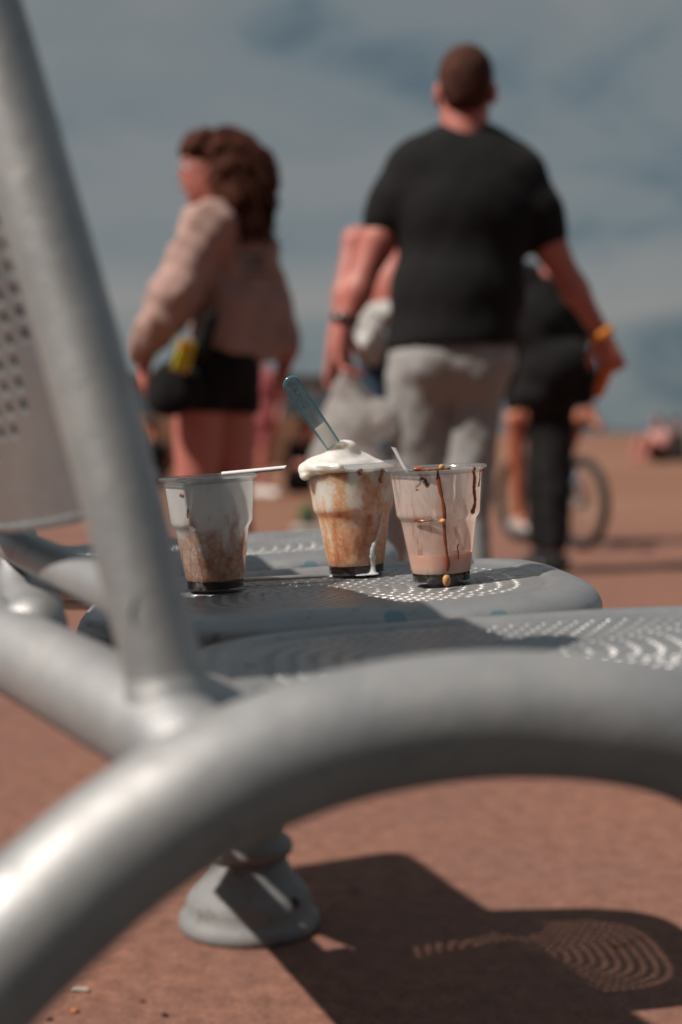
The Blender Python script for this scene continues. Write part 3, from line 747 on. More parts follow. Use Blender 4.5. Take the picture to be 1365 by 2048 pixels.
# white run down the right-hand side
def white_run(c):
    s = Sdf(0.0009, 0.0018)
    path = [(47, 0.060), (46, 0.052), (42, 0.044), (38, 0.036), (33, 0.031), (31, 0.024), (35, 0.018), (34, 0.011), (33, 0.004), (33, 0.0012)]
    pts = [wallpt(a, z, 0.0003) for a, z in path]
    s.chain(pts, [0.0011, 0.0012, 0.0013, 0.0012, 0.0017, 0.0018, 0.0016, 0.0019, 0.0024, 0.0035])
    path2 = [(36, 0.036), (30, 0.027), (28, 0.019), (31, 0.012)]
    s.chain([wallpt(a, z, 0.0003) for a, z in path2], [0.0009, 0.0012, 0.0012, 0.0013])
    q = wallpt(32, 0.001, 0.002); s.ell(q, (0.0055, 0.004, 0.0014)).ell(q + Vector((-0.010, -0.0015, -0.0002)), (0.008, 0.003, 0.0009))
    s.cut((0, 0, 0.0003), (0, 0, -1))
    obj('melted_cream_run', s.mesh(), MCREAM, c)
white_run(c2)
# --- whipped cream
wc = tag(empty('whipped_cream', mat=M2.copy()), 'mound of white whipped cream overflowing the middle cup on its left', 'cream')
s = Sdf(0.0011, 0.010)
s.ell((0.000, 0.0, 0.1095), (0.0425, 0.0425, 0.0045), k=0.004)
s.ell((-0.013, -0.004, 0.1160), (0.029, 0.030, 0.0085)).cap((-0.012, -0.005, 0.118), (-0.006, -0.002, 0.131), 0.0175, 0.0085).ell((-0.002, -0.002, 0.1335), (0.0085, 0.009, 0.0060), k=0.006)
s.cap((-0.002, 0.002, 0.126), (0.026, 0.002, 0.112), 0.008, 0.005, k=0.010)
s.chain([Vector(p) for p in [(-0.016, -0.018, 0.118), (-0.034, -0.016, 0.1155), (-0.0450, -0.012, 0.1125)]], [0.0090, 0.0070, 0.0046], k=0.008)
s.cap((-0.0460, -0.015, 0.1120), (-0.0450, -0.0210, 0.1050), 0.0048, 0.0040, k=0.006)
s.cap((-0.038, -0.024, 0.1145), (-0.012, -0.043, 0.1140), 0.0052, 0.0034, k=0.006)
s.cap((-0.046, -0.003, 0.1125), (-0.038, 0.024, 0.1135), 0.0048, 0.0036, k=0.005)
s.wob = [(0.0008, 130, 0.4), (0.0003, 300, 1.3)]
obj('mound', s.mesh(), MCREAM, wc)
# --- third cup
c3, M3 = cup(884, 1162, 1.005, 'clear plastic cup with pink milk film, red-brown syrup drips and a straw')
obj('cup_wall', CUPWALL, MPLB, c3); obj('rim', CUPRIM, MRIM, c3)
obj('milk_film', shell(0.026, 0.1125, 0.0006, 40), mat_pink_film(), c3)
obj('leftover_milk', shell(0.0098, 0.029, 0.0005, 8, True, True), MPINK, c3)
obj('syrup', syrup_base(c3, 0.0085, 0.0032), MSYR, c3)
cupdrip(c3, 3, (0.1150, 0.013), 0.0018, 'syrup_drip', MDRIP, 0.0012, 0.22, seed=5)
cupdrip(c3, 46, (0.1145, 0.068), 0.0025, 'syrup_drip', MDRIP, 0.0012, 0.3, seed=6)
cupdrip(c3, 62, (0.1125, 0.094), 0.0014, 'syrup_drip', MDRIP, 0.0010, 0.1, seed=7)
cupdrip(c3, -27, (0.106, 0.094), 0.0015, 'syrup_drip', MDRIP, 0.001, 0.25, seed=8, inner=True)
cupdrip(c3, -20, (0.107, 0.098), 0.0018, 'syrup_drip', MDRIP, 0.001, 0.25, seed=12, inner=True)
cupdrip(c3, -34, (0.0664, 0.0655), 0.0010, 'syrup_drip', MDRIP, 0.001, 0.2, seed=9)
cupdrip(c3, 28, (0.040, 0.024), 0.0007, 'syrup_drip', MDRIP, 0.0008, 0.1, seed=10)
V, F = tube([wallpt(a, 0.0645, 0.0006) for a in np.linspace(-42, -12, 14)], [0.0006 + 0.0006 * math.sin(i / 13 * 3.14) for i in range(14)], 10)
obj('syrup_line', pydata(V, F), MDRIP, c3)
V, F = tube([Vector((0.0470 * math.sin(R(a)), -0.0470 * math.cos(R(a)), 0.1148)) for a in np.linspace(-22, 12, 14)], [0.0006 + 0.0009 * abs(math.sin(i * 1.1)) for i in range(14)], 10)
obj('rim_syrup', pydata(V, F), MDRIP, c3)
blob(c3, 'peanut_piece', wallpt(2, 0.0635, 0.0022), 0.0030, MNUT, 3, (1.05, 0.8, 1.0))
blob(c3, 'peanut_piece', Vector((-0.0185, -0.0430, 0.1160)), 0.0036, MDRIP, 4, (1.6, 0.9, 0.7))
blob(c3, 'peanut_piece', Vector((0.002, -0.0465, 0.1162)), 0.0028, MNUT, 5, (1.1, 0.9, 0.9))
# --- nut crumb on the seat in front of the third cup
q = on_seat(893, 1172)
nut = blob(None, 'peanut', q + Vector((0, -0.003, 0.0052)), 0.0052, MNUT, 11, (0.80, 0.75, 1.12))
tag(nut, 'golden peanut piece on the seat against the right-hand cup', 'peanut')

# --- straws
MSTR = simple('white_straw', (0.74, 0.73, 0.72), 0.45, 0, 0.05, 90, 0.05)
def straw(p0, p1, r, label, flat=0.75):
    d = (p1 - p0).normalized()
    V, F = tube([p0, p0 + d * 0.002, p1 - d * 0.002, p1], [r] * 4, 18, caps=False, flat=flat)
    V2, F2 = tube([p0, p0 + d * 0.002, p1 - d * 0.002, p1], [r * 0.82] * 4, 18, caps=False, flat=flat)
    V2 = V2; F2 = [tuple(reversed(f)) for f in F2]
    Vj, Fj = join((V, F), (V2, F2)); n = len(V)
    for k in range(18):
        l = (k + 1) % 18; Fj.append((k, n + k, n + l, l)); Fj.append((n - 18 + k, n - 18 + l, len(Vj) - 18 + l, len(Vj) - 18 + k))
    # slanted cut at the far end
    side = d.cross(Vector((0, 1, 0))).normalized()
    Vj = [v + d * (0.9 * (v - p1).dot(side)) if (v - p1).dot(d) > -0.0015 else v for v in Vj]
    o_ = p0.copy()
    me = pydata([v - o_ for v in Vj], Fj, sharp=50)
    o = obj('straw', me, MSTR); o.location = o_
    return tag(o, label, 'straw', 'white plastic straws')
cy1 = c1.location.y; cy3 = c3.location.y
rim1 = M1 @ Vector((0.0455, -0.006, 0.1158))
tip = at(570, 936, rim1.y - 0.002)
dd = (rim1 + Vector((0, 0, 0.0022)) - tip); straw(tip + dd.normalized() * 0.066, tip, 0.0034, 'short white straw resting on the rim of the left cup')
t3 = at(788, 895, cy3 + 0.000); rimin = at(840, 990, cy3 - 0.004); dd = (rimin - t3).normalized()
straw(t3 + dd * 0.085, t3, 0.0029, 'white straw standing in the pink right-hand cup')
a, b = on_seat(470, 1167), on_seat(655, 1158)
straw(a + SN_N * 0.0036, b + SN_N * 0.0036, 0.0031, 'white straw lying flat on the seat between two cups')

# --- spoon
def spoon():
    top = at(576, 757, 1.515); bot = M2 @ Vector((-0.012, -0.002, 0.128))
    ax = (bot - top).normalized(); fw = Vector((0.05, -1, 0.1)); fw = (fw - ax * fw.dot(ax)).normalized(); sd_ = ax.cross(fw).normalized()
    Mw = Matrix(((sd_.x, ax.x, fw.x, top.x), (sd_.y, ax.y, fw.y, top.y), (sd_.z, ax.z, fw.z, top.z), (0, 0, 0, 1)))
    e_ = empty('spoon', mat=Mw); tag(e_, 'translucent blue plastic spoon stuck upright in the whipped cream', 'spoon')
    W0, Ln = 0.0086, 0.105
    M = Mt('clear_blue_plastic')
    lw = M.n('ShaderNodeLayerWeight'); lw.inputs['Blend'].default_value = 0.3
    tr = M.sh('ShaderNodeBsdfTransparent', Color=(0.62, 0.79, 0.85)); gl = M.sh('ShaderNodeBsdfGlossy', Color=(0.9, 1, 1), Roughness=0.12)
    df = M.mixs(0.5, M.sh('ShaderNodeBsdfDiffuse', Color=(0.17, 0.46, 0.56)), M.sh('ShaderNodeBsdfTranslucent', Color=(0.20, 0.52, 0.62)))
    mb = M.done(M.mixs(M.ramp(lw.outputs['Facing'], (0, 0.05), (1, 0.5)), M.mixs(0.62, tr, df), gl))
    M = Mt('clear_blue_plate')
    lw = M.n('ShaderNodeLayerWeight'); lw.inputs['Blend'].default_value = 0.3
    tr = M.sh('ShaderNodeBsdfTransparent', Color=(0.80, 0.89, 0.91)); gl = M.sh('ShaderNodeBsdfGlossy', Color=(0.9, 1, 1), Roughness=0.15)
    df = M.sh('ShaderNodeBsdfDiffuse', Color=(0.34, 0.50, 0.56))
    mp_ = M.done(M.mixs(M.ramp(lw.outputs['Facing'], (0, 0.06), (1, 0.5)), M.mixs(0.34, tr, df), gl))
    M = Mt('raised_clear_plastic'); ml = M.done(M.mixs(0.45, M.sh('ShaderNodeBsdfTransparent', Color=(0.85, 0.92, 0.94)), M.bsdf(Base_Color=(0.42, 0.55, 0.60), Roughness=0.15)))
    outl = [(W0 * math.cos(t), W0 - W0 * math.sin(t)) for t in np.linspace(0, math.pi, 18)]
    outl = [(W0 * 0.86, Ln)] + [(W0 * (1 - 0.14 * f), W0 + (Ln - W0) * f) for f in (0.6, 0.3)] + outl + [(-W0 * (1 - 0.14 * f), W0 + (Ln - W0) * f) for f in (0.3, 0.6)] + [(-W0 * 0.86, Ln)]
    obj('handle_edge', tube_me([Vector((x, y, 0)) for x, y in outl], 0.00125, seg=12, n=2), mb, e_)
    V = [(x * 0.88, y, 0.0005) for x, y in outl] + [(x * 0.88, y, -0.0005) for x, y in outl]; n = len(outl)
    F = [tuple(range(n)), tuple(reversed(range(n, 2 * n)))]
    pl = obj('handle_plate', pydata(V, F, smooth=False), mp_, e_)
    sp = [Vector((0.0040 * (0.12 + 0.88 * t) * math.cos(t * 15 + 0.5), 0.0070 + 0.0040 * (0.12 + 0.88 * t) * math.sin(t * 15 + 0.5), 0.0006)) for t in np.linspace(0, 1, 60)]
    obj('embossed_spiral', pydata(*tube(sp, 0.00035, 6)), ml, pl)
    cu = bpy.data.curves.new('lettering', 'FONT'); cu.body = 'RAVO'; cu.size = 0.0092; cu.extrude = 0.0003; cu.bevel_depth = 0.00012; cu.space_character = 1.12
    to = bpy.data.objects.new('lettering_source', cu); COL.objects.link(to)
    bpy.context.view_layer.update()
    me = bpy.data.meshes.new_from_object(to.evaluated_get(bpy.context.evaluated_depsgraph_get()))
    bpy.data.objects.remove(to)
    Mx = Matrix(((0, -1, 0, 0), (1, 0, 0, 0), (0, 0, 1, 0), (0, 0, 0, 1)))
    obj('embossed_lettering', me, ml, pl, Matrix.Translation((0.0034, 0.0135, 0.0006)) @ Matrix.Scale(-1, 4, (0, 1, 0)) @ Matrix.Scale(-1, 4, (0, 1, 0)) @ Mx)
    obj('cream_smear', bevel_me(*box((0, 0.0785, 0.0002), (W0 * 0.78, 0.014, 0.0011)), 0.0006), MCREAM, e_)
    rows = join(*[box((0.0012, 0.050 + 0.0026 * i, 0.0006), (0.0030, 0.0005, 0.0003)) for i in range(6)])
    obj('moulded_ribs', pydata(*rows, smooth=False), ml, e_)
    s = Sdf(0.0009, 0.003); s.cap((0, Ln - 0.004, 0), (0, Ln + 0.004, 0), 0.004, 0.005).ell((0, Ln + 0.014, 0), (0.0085, 0.0125, 0.0022))
    obj('bowl', s.mesh(), mb, e_)
spoon()

# ================================================================== PEOPLE
def mat_skin(name, col):
    M = Mt(name); v = M.coord(); f = M.noise(v, 14, 4)
    c = M.mix(f, tuple(x * 0.86 for x in col), tuple(min(1, x * 1.14) for x in col))
    return M.done(M.bsdf(Base_Color=c, Roughness=0.5, Subsurface_Weight=0.15, Subsurface_Scale=0.02, Subsurface_Radius=(1, 0.4, 0.25), Normal=M.bump(M.noise(v, 120, 3), 0.08, 0.004)))
def mat_cloth(name, col, var=0.12, scale=18, fold=0.5):
    M = Mt(name); v = M.coord(); f = M.noise(v, scale, 5, 0.6); wv = M.noise(v, 600, 2)
    c = M.mix(M.ramp(f, (0.3, 0), (0.7, 1)), tuple(x * (1 - var) for x in col), tuple(min(1, x * (1 + var)) for x in col))
    ht = M.math('ADD', M.noise(M.mapping(v, (1, 1, 0.6)), 11, 4, 0.6, 1.0), M.math('MULTIPLY', wv, 0.03))
    return M.done(M.bsdf(Base_Color=c, Roughness=0.88, Specular_IOR_Level=0.2, Sheen_Weight=0.05, Normal=M.bump(ht, fold, 0.03)))
def mat_hair(name, col):
    M = Mt(name); v = M.coord(); f = M.noise(M.mapping(v, (1, 1, 0.35)), 45, 6, 0.7)
    c = M.mix(M.ramp(f, (0.35, 0), (0.7, 1)), tuple(x * 0.5 for x in col), tuple(x * 1.6 for x in col))
    return M.done(M.bsdf(Base_Color=c, Roughness=0.7, Specular_IOR_Level=0.15, Normal=M.bump(f, 0.6, 0.02)))
SK1 = mat_skin('warm_pink_skin', (0.47, 0.165, 0.135)); SK2 = mat_skin('tanned_skin', (0.44, 0.14, 0.075))
MEYE = simple('eye_white', (0.7, 0.68, 0.66), 0.2); MPUP = simple('dark_iris', (0.03, 0.02, 0.015), 0.2); MLIP = simple('lips', (0.40, 0.12, 0.10), 0.4)

def axes(f):
    f = Vector(f).normalized(); u = Vector((0, 0, 1)); s_ = f.cross(u).normalized(); u = s_.cross(f)
    return f, s_, u        # forward, right-hand side, up
def head(s, c, f, sc_=1.0):
    f, r, u = axes(f); rot = Matrix((( r.x, f.x, u.x), (r.y, f.y, u.y), (r.z, f.z, u.z)))
    c = Vector(c); P = lambda a, b, d: c + (r * a + f * b + u * d) * sc_
    s.ell(P(0, -0.012, 0.03), Vector((0.074, 0.094, 0.088)) * sc_, rot, 0.02)
    s.ell(P(0, 0.028, -0.035), Vector((0.058, 0.062, 0.078)) * sc_, rot, 0.03)
    s.cap(P(0, 0.062, -0.092), P(0, 0.066, -0.096), 0.018 * sc_, k=0.02)
    s.cap(P(0, 0.086, 0.014), P(0, 0.098, -0.020), 0.008 * sc_, 0.013 * sc_, k=0.014)
    s.cap(P(-0.035, 0.078, 0.022), P(0.035, 0.078, 0.022), 0.012 * sc_, k=0.015)
    s.cap(P(-0.016, 0.083, -0.055), P(0.016, 0.083, -0.055), 0.010 * sc_, k=0.012)
    for q in (-1, 1):
        s.ell(P(0.077 * q, -0.008, -0.01), Vector((0.010, 0.020, 0.032)) * sc_, rot, 0.006)
        s.ell(P(0.03 * q, 0.105, 0.006), Vector((0.016, 0.02, 0.012)) * sc_, rot, 0.0, sub=True)
    return P
def face(parent, P, off):
    for q in (-1, 1):
        blob(parent, 'eye', P(0.03 * q, 0.076, 0.004) - off, 0.013, MEYE, 1)
        blob(parent, 'iris', P(0.03 * q, 0.0855, 0.004) - off, 0.0055, MPUP, 1)
    blob(parent, 'mouth', P(0, 0.088, -0.055) - off, 0.012, MLIP, 2, (1.6, 0.8, 0.5))
def hand(s, wrist, d, thumb, curl=0.5, size=1.0):
    """palm and five fingers; d points along the hand, thumb towards the thumb side, fingers curl towards d x thumb"""
    d = Vector(d).normalized(); t = Vector(thumb); t = (t - d * t.dot(d)).normalized(); n = d.cross(t).normalized()
    w_ = Vector(wrist); k = 0.006
    for q in (-0.026, -0.009, 0.009, 0.026): s.cap(w_ + d * 0.015 * size + t * q * 0.6, w_ + d * 0.088 * size + t * q, 0.015 * size, 0.0125 * size, k=0.012)
    for i, (q, ln) in enumerate([(0.030, 0.072), (0.010, 0.080), (-0.010, 0.074), (-0.029, 0.058)]):
        p = w_ + d * 0.088 * size + t * q * size; a = curl * 0.55
        for seg, fr_ in enumerate((0.45, 0.31, 0.24)):
            dd = d * math.cos(a) + n * math.sin(a); p2 = p + dd * ln * fr_ * size
            s.cap(p, p2, (0.0098 - 0.001 * seg) * size, (0.0090 - 0.001 * seg) * size, k=k); p = p2; a += curl * 0.75
    p = w_ + d * 0.03 * size + t * 0.028 * size
    p2 = p + (d * 0.7 + t * 0.75 + n * 0.2).normalized() * 0.045 * size; p3 = p2 + (d * 0.9 + t * 0.15 + n * 0.4 * curl).normalized() * 0.035 * size
    s.cap(p, p2, 0.013 * size, 0.0105 * size, k=0.01).cap(p2, p3, 0.0105 * size, 0.0085 * size, k=k)
def foot_(s, a, f, size=1.0):
    f = Vector(f).normalized(); a = Vector(a)
    s.cap(a, (a.x, a.y, 0.05), 0.042, 0.045).cap((a.x - f.x * 0.04, a.y - f.y * 0.04, 0.043), (a.x + f.x * 0.13, a.y + f.y * 0.13, 0.036), 0.043, 0.036)
def shoes(parent, off, ank, f, mat, name='shoe'):
    f = Vector(f).normalized()
    for a in ank:
        a = Vector(a); s = Sdf(0.008, 0.02)
        s.cap((a.x, a.y, 0.10), (a.x, a.y, 0.06), 0.054, 0.056).cap((a.x - f.x * 0.055, a.y - f.y * 0.055, 0.055), (a.x + f.x * 0.16, a.y + f.y * 0.16, 0.045), 0.056, 0.048)
        s.cut((0, 0, 0.002), (0, 0, -1)).cut((0, 0, 0.115), (0, 0, 1))
        obj(name, s.mesh(), mat, parent, Matrix.Translation(-off))
def person(base, label, group=None):
    o = empty('person', base); tag(o, label, 'person', group); return o
def put(parent, name, s, mat):
    return obj(name, s.mesh(), mat, parent, Matrix.Translation(-Vector(parent.location)))

# ---- the man with his back to us
Y0 = 4.2
man = person(Vector((at(895, 1200, Y0).x, Y0, 0)), 'man walking away in black T-shirt and pale grey jeans, seen from behind', 'people on the promenade')
A = lambda x, y, d=0.0: at(x, y, Y0 + d)
s = Sdf(0.009, 0.03)
hc = A(932, 182); P = head(s, hc, (0.10, 1, 0), 1.06)
s.cap(A(930, 235), A(927, 300), 0.068, 0.075)
s.cap(A(855, 365), A(1012, 370), 0.06).ell(A(932, 430), (0.19, 0.12, 0.2)).ell(A(915, 620), (0.18, 0.13, 0.2)).ell(A(903, 725), (0.15, 0.11, 0.11))
# left arm
s.chain([A(830, 362), A(766, 470, 0.0), A(748, 505, 0.01)], [0.046, 0.046, 0.043]); s.chain([A(752, 490), A(715, 585, -0.02), A(692, 648, -0.03)], [0.046, 0.040, 0.028])
hand(s, A(690, 655, -0.03), A(688, 760, -0.02) - A(692, 650, -0.03), (0.5, 0.8, 0), 0.9, 1.05)
# right arm
s.chain([A(1034, 368), A(1102, 495, 0.0)], [0.046, 0.045]); s.chain([A(1102, 495), A(1150, 580, 0.02), A(1196, 655, 0.03)], [0.045, 0.038, 0.027])
hand(s, A(1202, 668, 0.03), A(1232, 745, 0.05) - A(1200, 660, 0.03), (-0.9, 0.3, -0.2), 1.0, 1.0)
# legs
kn = [Vector((A(838, 1000).x, Y0 + 0.06, 0.50)), Vector((A(932, 1000).x, Y0 - 0.02, 0.50))]; an = [Vector((A(835, 1000).x, Y0 + 0.16, 0.09)), Vector((A(948, 1000).x, Y0 - 0.20, 0.09))]
s.chain([A(850, 770), kn[0], an[0]], [0.075, 0.056, 0.042]); s.chain([A(944, 770), kn[1], an[1]], [0.070, 0.052, 0.042])
for a in an: foot_(s, a, (0.05, 1, 0))
put(man, 'body', s, SK1); face(man, P, man.location)
s = Sdf(0.008, 0.02); f_, r_, u_ = axes((0.10, 1, 0))
s.ell(hc + u_ * 0.040 - f_ * 0.022, (0.080, 0.093, 0.088)).ell(hc - f_ * 0.045 - u_ * 0.005, (0.070, 0.060, 0.075)).cut(hc + f_ * 0.062, f_).wob = [(0.002, 160, 0.3)]
put(man, 'hair', s, mat_hair('short_brown_hair', (0.070, 0.027, 0.019)))
s = Sdf(0.010, 0.05)
s.cap(A(838, 345), A(1028, 352), 0.086).cap(A(868, 318), A(988, 320), 0.075, k=0.06).cap(A(905, 290), A(955, 290), 0.060, k=0.06).ell(A(932, 430), (0.218, 0.155, 0.20)).ell(A(915, 590), (0.200, 0.165, 0.20)).ell(A(907, 690), (0.200, 0.165, 0.13))
s.chain([A(826, 345), A(788, 405), A(768, 440)], [0.080, 0.068, 0.062], k=0.04); s.chain([A(1036, 352), A(1076, 425), A(1092, 470)], [0.080, 0.068, 0.060], k=0.04)
s.cut(A(910, 694), (0.035, 0, -1)); s.wob = [(0.005, 17, 0.7), (0.002, 39, 2.1)]
put(man, 't_shirt', s, mat_cloth('black_jersey', (0.0085, 0.0085, 0.0095), fold=0.25))
s = Sdf(0.010, 0.03)
s.ell(A(905, 715), (0.190, 0.150, 0.13)); s.cap(A(855, 735, -0.05), A(860, 760, -0.03), 0.086).cap(A(955, 735, -0.05), A(952, 765, -0.03), 0.086)
s.chain([A(842, 760), kn[0], an[0]], [0.104, 0.088, 0.076], k=0.015); s.chain([A(948, 760), kn[1], an[1]], [0.090, 0.066, 0.062], k=0.015)
s.cut((0, 0, 0.045), (0, 0, -1)).cut(A(905, 640), (0, 0, 1)); s.wob = [(0.003, 38, 1.2), (0.003, 75, 0.4)]
put(man, 'jeans', s, mat_cloth('pale_grey_denim', (0.30, 0.305, 0.305), 0.10, fold=0.22))
shoes(man, man.location, an, (0.05, 1, 0), simple('dark_trainer', (0.04, 0.04, 0.045), 0.6))
wd = (A(692, 648, -0.03) - A(715, 585, -0.02)).normalized(); wp = A(690, 640, -0.03)
def ring(c, d, r, w_, th, seg=28):
    q = d.to_track_quat('Z', 'Y').to_matrix()
    V, F = lathe([(r, -w_), (r + th, -w_ * 0.8), (r + th, w_ * 0.8), (r, w_)], seg)
    return pydata([c + q @ Vector(v) for v in V], F)
obj('wrist_watch', ring(wp, wd, 0.036, 0.012, 0.005), simple('watch_metal', (0.10, 0.085, 0.08), 0.3, 0.6), man, Matrix.Translation(-man.location))
obj('wristband', ring(A(1203, 668, 0.03), (A(1196, 655, 0.03) - A(1150, 580, 0.02)).normalized(), 0.034, 0.013, 0.004), simple('orange_paper_band', (0.70, 0.24, 0.02), 0.6), man, Matrix.Translation(-man.location))
# orange thing in his right hand
oc = A(1204, 765, 0.05)
s = Sdf(0.005, 0.01); s.cap(A(1212, 742, 0.05), A(1198, 785, 0.05), 0.020, 0.016).cap(A(1216, 738, 0.05), A(1228, 728, 0.05), 0.010, 0.008)
o = obj('orange_pouch', s.mesh(), simple('orange_plastic', (0.72, 0.12, 0.01), 0.45), None, Matrix.Identity(4))
def rebase(o, p):
    p = Vector(p); o.data.transform(Matrix.Translation(-p)); o.location = p; return o
rebase(o, A(1204, 785, 0.05)); tag(o, 'small orange pouch pinched in the right hand of the black-shirted man', 'pouch')
# carrier bag in his left hand
hb = A(696, 738, -0.02)
M = Mt('thin_white_polythene'); v = M.coord(); f = M.noise(v, 22, 6, 0.7, 1.5)
colr = (0.78, 0.77, 0.76)
sh = M.mixs(0.55, M.bsdf(Base_Color=colr, Roughness=0.35, Normal=M.bump(f, 1.0, 0.03)), M.sh('ShaderNodeBsdfTranslucent', Color=(0.78, 0.76, 0.75)))
MBAG = M.done(M.mixs(0.10, sh, M.sh('ShaderNodeBsdfTransparent')))
s = Sdf(0.007, 0.03)
s.cap(hb, A(672, 815, 0.0), 0.012, 0.030, k=0.02).cap(hb, A(735, 815, 0.0), 0.012, 0.030, k=0.02).cap(hb + Vector((0, 0, -0.03)), A(703, 800, 0.02), 0.012, 0.035, k=0.03)
s.ell(A(712, 850, 0.0), (0.105, 0.07, 0.075)).ell(A(770, 835, -0.02), (0.055, 0.06, 0.055)).ell(A(690, 930, 0.0), (0.105, 0.085, 0.13)).ell(A(735, 960, 0.0), (0.07, 0.08, 0.09))
s.wob = [(0.007, 33, 0.3), (0.005, 61, 1.9), (0.003, 120, 0.8)]
bag = obj('carrier_bag', s.mesh(), MBAG); rebase(bag, A(705, 1010, 0.0)); tag(bag, 'bulging thin white plastic carrier bag hanging from the left hand of the black-shirted man', 'bag')

# ---- the woman
WR = Matrix.Rotation(R(-38), 4, 'Z')
Y1 = 4.5
B = lambda x, y, d=0.0: at(x, y, Y1 + d)
wom = person(Vector((B(430, 1200).x, Y1, 0)), 'woman with long curly brown hair in a pale pink jacket and black shorts', 'people on the promenade')
s = Sdf(0.009, 0.03); hc = B(424, 338); fd = (-1, -0.10, -0.05); P = head(s, hc, fd, 0.98)
s.cap(B(430, 370), B(450, 430), 0.055, 0.06)
s.cap(B(430, 465, -0.08), B(500, 480, 0.09), 0.055).ell(B(475, 550, 0.03), (0.075, 0.09, 0.17)).ell(B(455, 680, 0.02), (0.09, 0.10, 0.14))
s.chain([B(410, 455, -0.1), B(345, 590, -0.14), B(292, 708, -0.10)], [0.055, 0.045, 0.032])
hand(s, B(290, 714, -0.10), (-0.1, 0.2, -1), (-0.5, 0.8, 0), 0.9, 0.95)
s.chain([B(503, 505, 0.1), B(555, 605, 0.13), B(580, 700, 0.10)], [0.045, 0.04, 0.032]); hand(s, B(580, 706, 0.10), (-0.4, 0.2, -1), (-0.5, 0.8, 0), 0.7, 0.95)
kn = [Vector((B(396, 960).x, Y1 - 0.06, 0.47)), Vector((B(466, 960).x, Y1 + 0.05, 0.47))]; an = [Vector((B(400, 960).x, Y1 - 0.04, 0.09)), Vector((B(480, 960).x, Y1 + 0.08, 0.09))]
s.chain([B(396, 770, -0.05), kn[0], an[0]], [0.086, 0.054, 0.038]); s.chain([B(462, 770, 0.05), kn[1], an[1]], [0.082, 0.054, 0.038])
for a in an: foot_(s, a, (-1, 0.2, 0))
put(wom, 'body', s, SK1); face(wom, P, wom.location)
s = Sdf(0.0075, 0.03)
s.ell(B(428, 302), (0.094, 0.090, 0.066)).ell(B(453, 330), (0.066, 0.090, 0.094)).cap(B(385, 280, 0.0), B(370, 312, 0.02), 0.026, 0.014).cap(B(400, 275, -0.06), B(385, 300, -0.06), 0.022, 0.012)
s.chain([B(470, 330), B(492, 395), B(502, 452)], [0.076, 0.064, 0.040]); s.chain([B(462, 350, -0.07), B(470, 410, -0.08), B(480, 448, -0.07)], [0.06, 0.055, 0.03]); s.chain([B(480, 340, 0.06), B(515, 410, 0.05)], [0.07, 0.06])
s.cap(B(440, 300, -0.09), B(436, 380, -0.085), 0.030, 0.024)
s.wob = [(0.008, 62, 0.2), (0.006, 110, 1.4), (0.004, 190, 2.2)]
HCUR = mat_hair('curly_brown_hair', (0.066, 0.020, 0.011))
hair = put(wom, 'hair', s, HCUR)
rq = random.Random(21); parts = []
for i in range(1000):
    th = rq.uniform(-1.5, 1.9); ph = rq.uniform(0.15, 1.25)
    top = B(447, 318) + Vector((0.104 * math.cos(th) * math.sin(ph), -0.112 * math.sin(th + 0.4) * math.sin(ph), 0.100 * math.cos(ph)))
    end = B(rq.uniform(452, 540), rq.uniform(395, 495), rq.uniform(-0.12, 0.10))
    if end.x - B(447, 0).x < 0.0: end.x += 0.03
    pts = []; f1, f2 = rq.uniform(14, 24), rq.uniform(0, 6.3); am = rq.uniform(0.007, 0.020)
    for q in range(15):
        t = q / 14; p = top.lerp(end, t); bow = math.sin(t * math.pi)
        p = p + Vector((0.050 * bow * (0.4 + 0.6 * (top.x > B(447, 0).x)), -0.03 * bow if top.y < Y1 else 0.03 * bow, 0.03 * bow * (1 - t)))
        pts.append(p + Vector((math.cos(f1 * t + f2), math.sin(f1 * t + f2), 0.4 * math.sin(f1 * t)) ) * am * min(1, t * 2.5))
    parts.append(tube(pts, [0.0027 * (1 - 0.5 * q / 14) for q in range(15)], 4, caps=False))
obj('curls', pydata(*join(*parts)), HCUR, hair)
gf = Vector(fd).normalized(); gl_ = []
for q in (-1, 1):
    c_ = P(0.031 * q, 0.101, 0.004); qq = gf.to_track_quat('Z', 'Y').to_matrix()
    gl_.append(tube([c_ + qq @ Vector((0.024 * math.cos(t), 0.020 * math.sin(t), 0)) for t in np.linspace(0, 6.283, 20)[:-1]], 0.0016, 6, closed=True))
    gl_.append(tube([P(0.055 * q, 0.100, 0.006), P(0.078 * q, 0.0, 0.012)], 0.0014, 6))
gl_.append(tube([P(-0.008, 0.103, 0.006), P(0.008, 0.103, 0.006)], 0.0014, 6))
obj('glasses', pydata(*join(*gl_)), simple('clear_glasses_frame', (0.45, 0.42, 0.42), 0.3), wom, Matrix.Translation(-wom.location))
s = Sdf(0.010, 0.05)
s.cap(B(430, 455, -0.10), B(492, 485, 0.09), 0.080).cap(B(432, 425), B(470, 420), 0.062).box(B(472, 590, 0.03), (0.085, 0.155, 0.185), 0.06, WR, 0.04).box(B(482, 655, 0.03), (0.090, 0.155, 0.12), 0.06, WR, 0.03)
s.chain([B(412, 450, -0.11), B(352, 590, -0.16), B(330, 640, -0.15), B(283, 700, -0.11)], [0.078, 0.074, 0.064, 0.046], k=0.03)
s.chain([B(505, 500, 0.10), B(548, 605, 0.13), B(574, 690, 0.10)], [0.070, 0.056, 0.046], k=0.03)
s.cut(B(500, 722), (0.06, 0, -1)); s.wob = [(0.010, 27, 0.5), (0.007, 55, 1.6)]
put(wom, 'jacket', s, mat_cloth('pale_pink_cotton', (0.40, 0.265, 0.235), 0.10, fold=0.5))
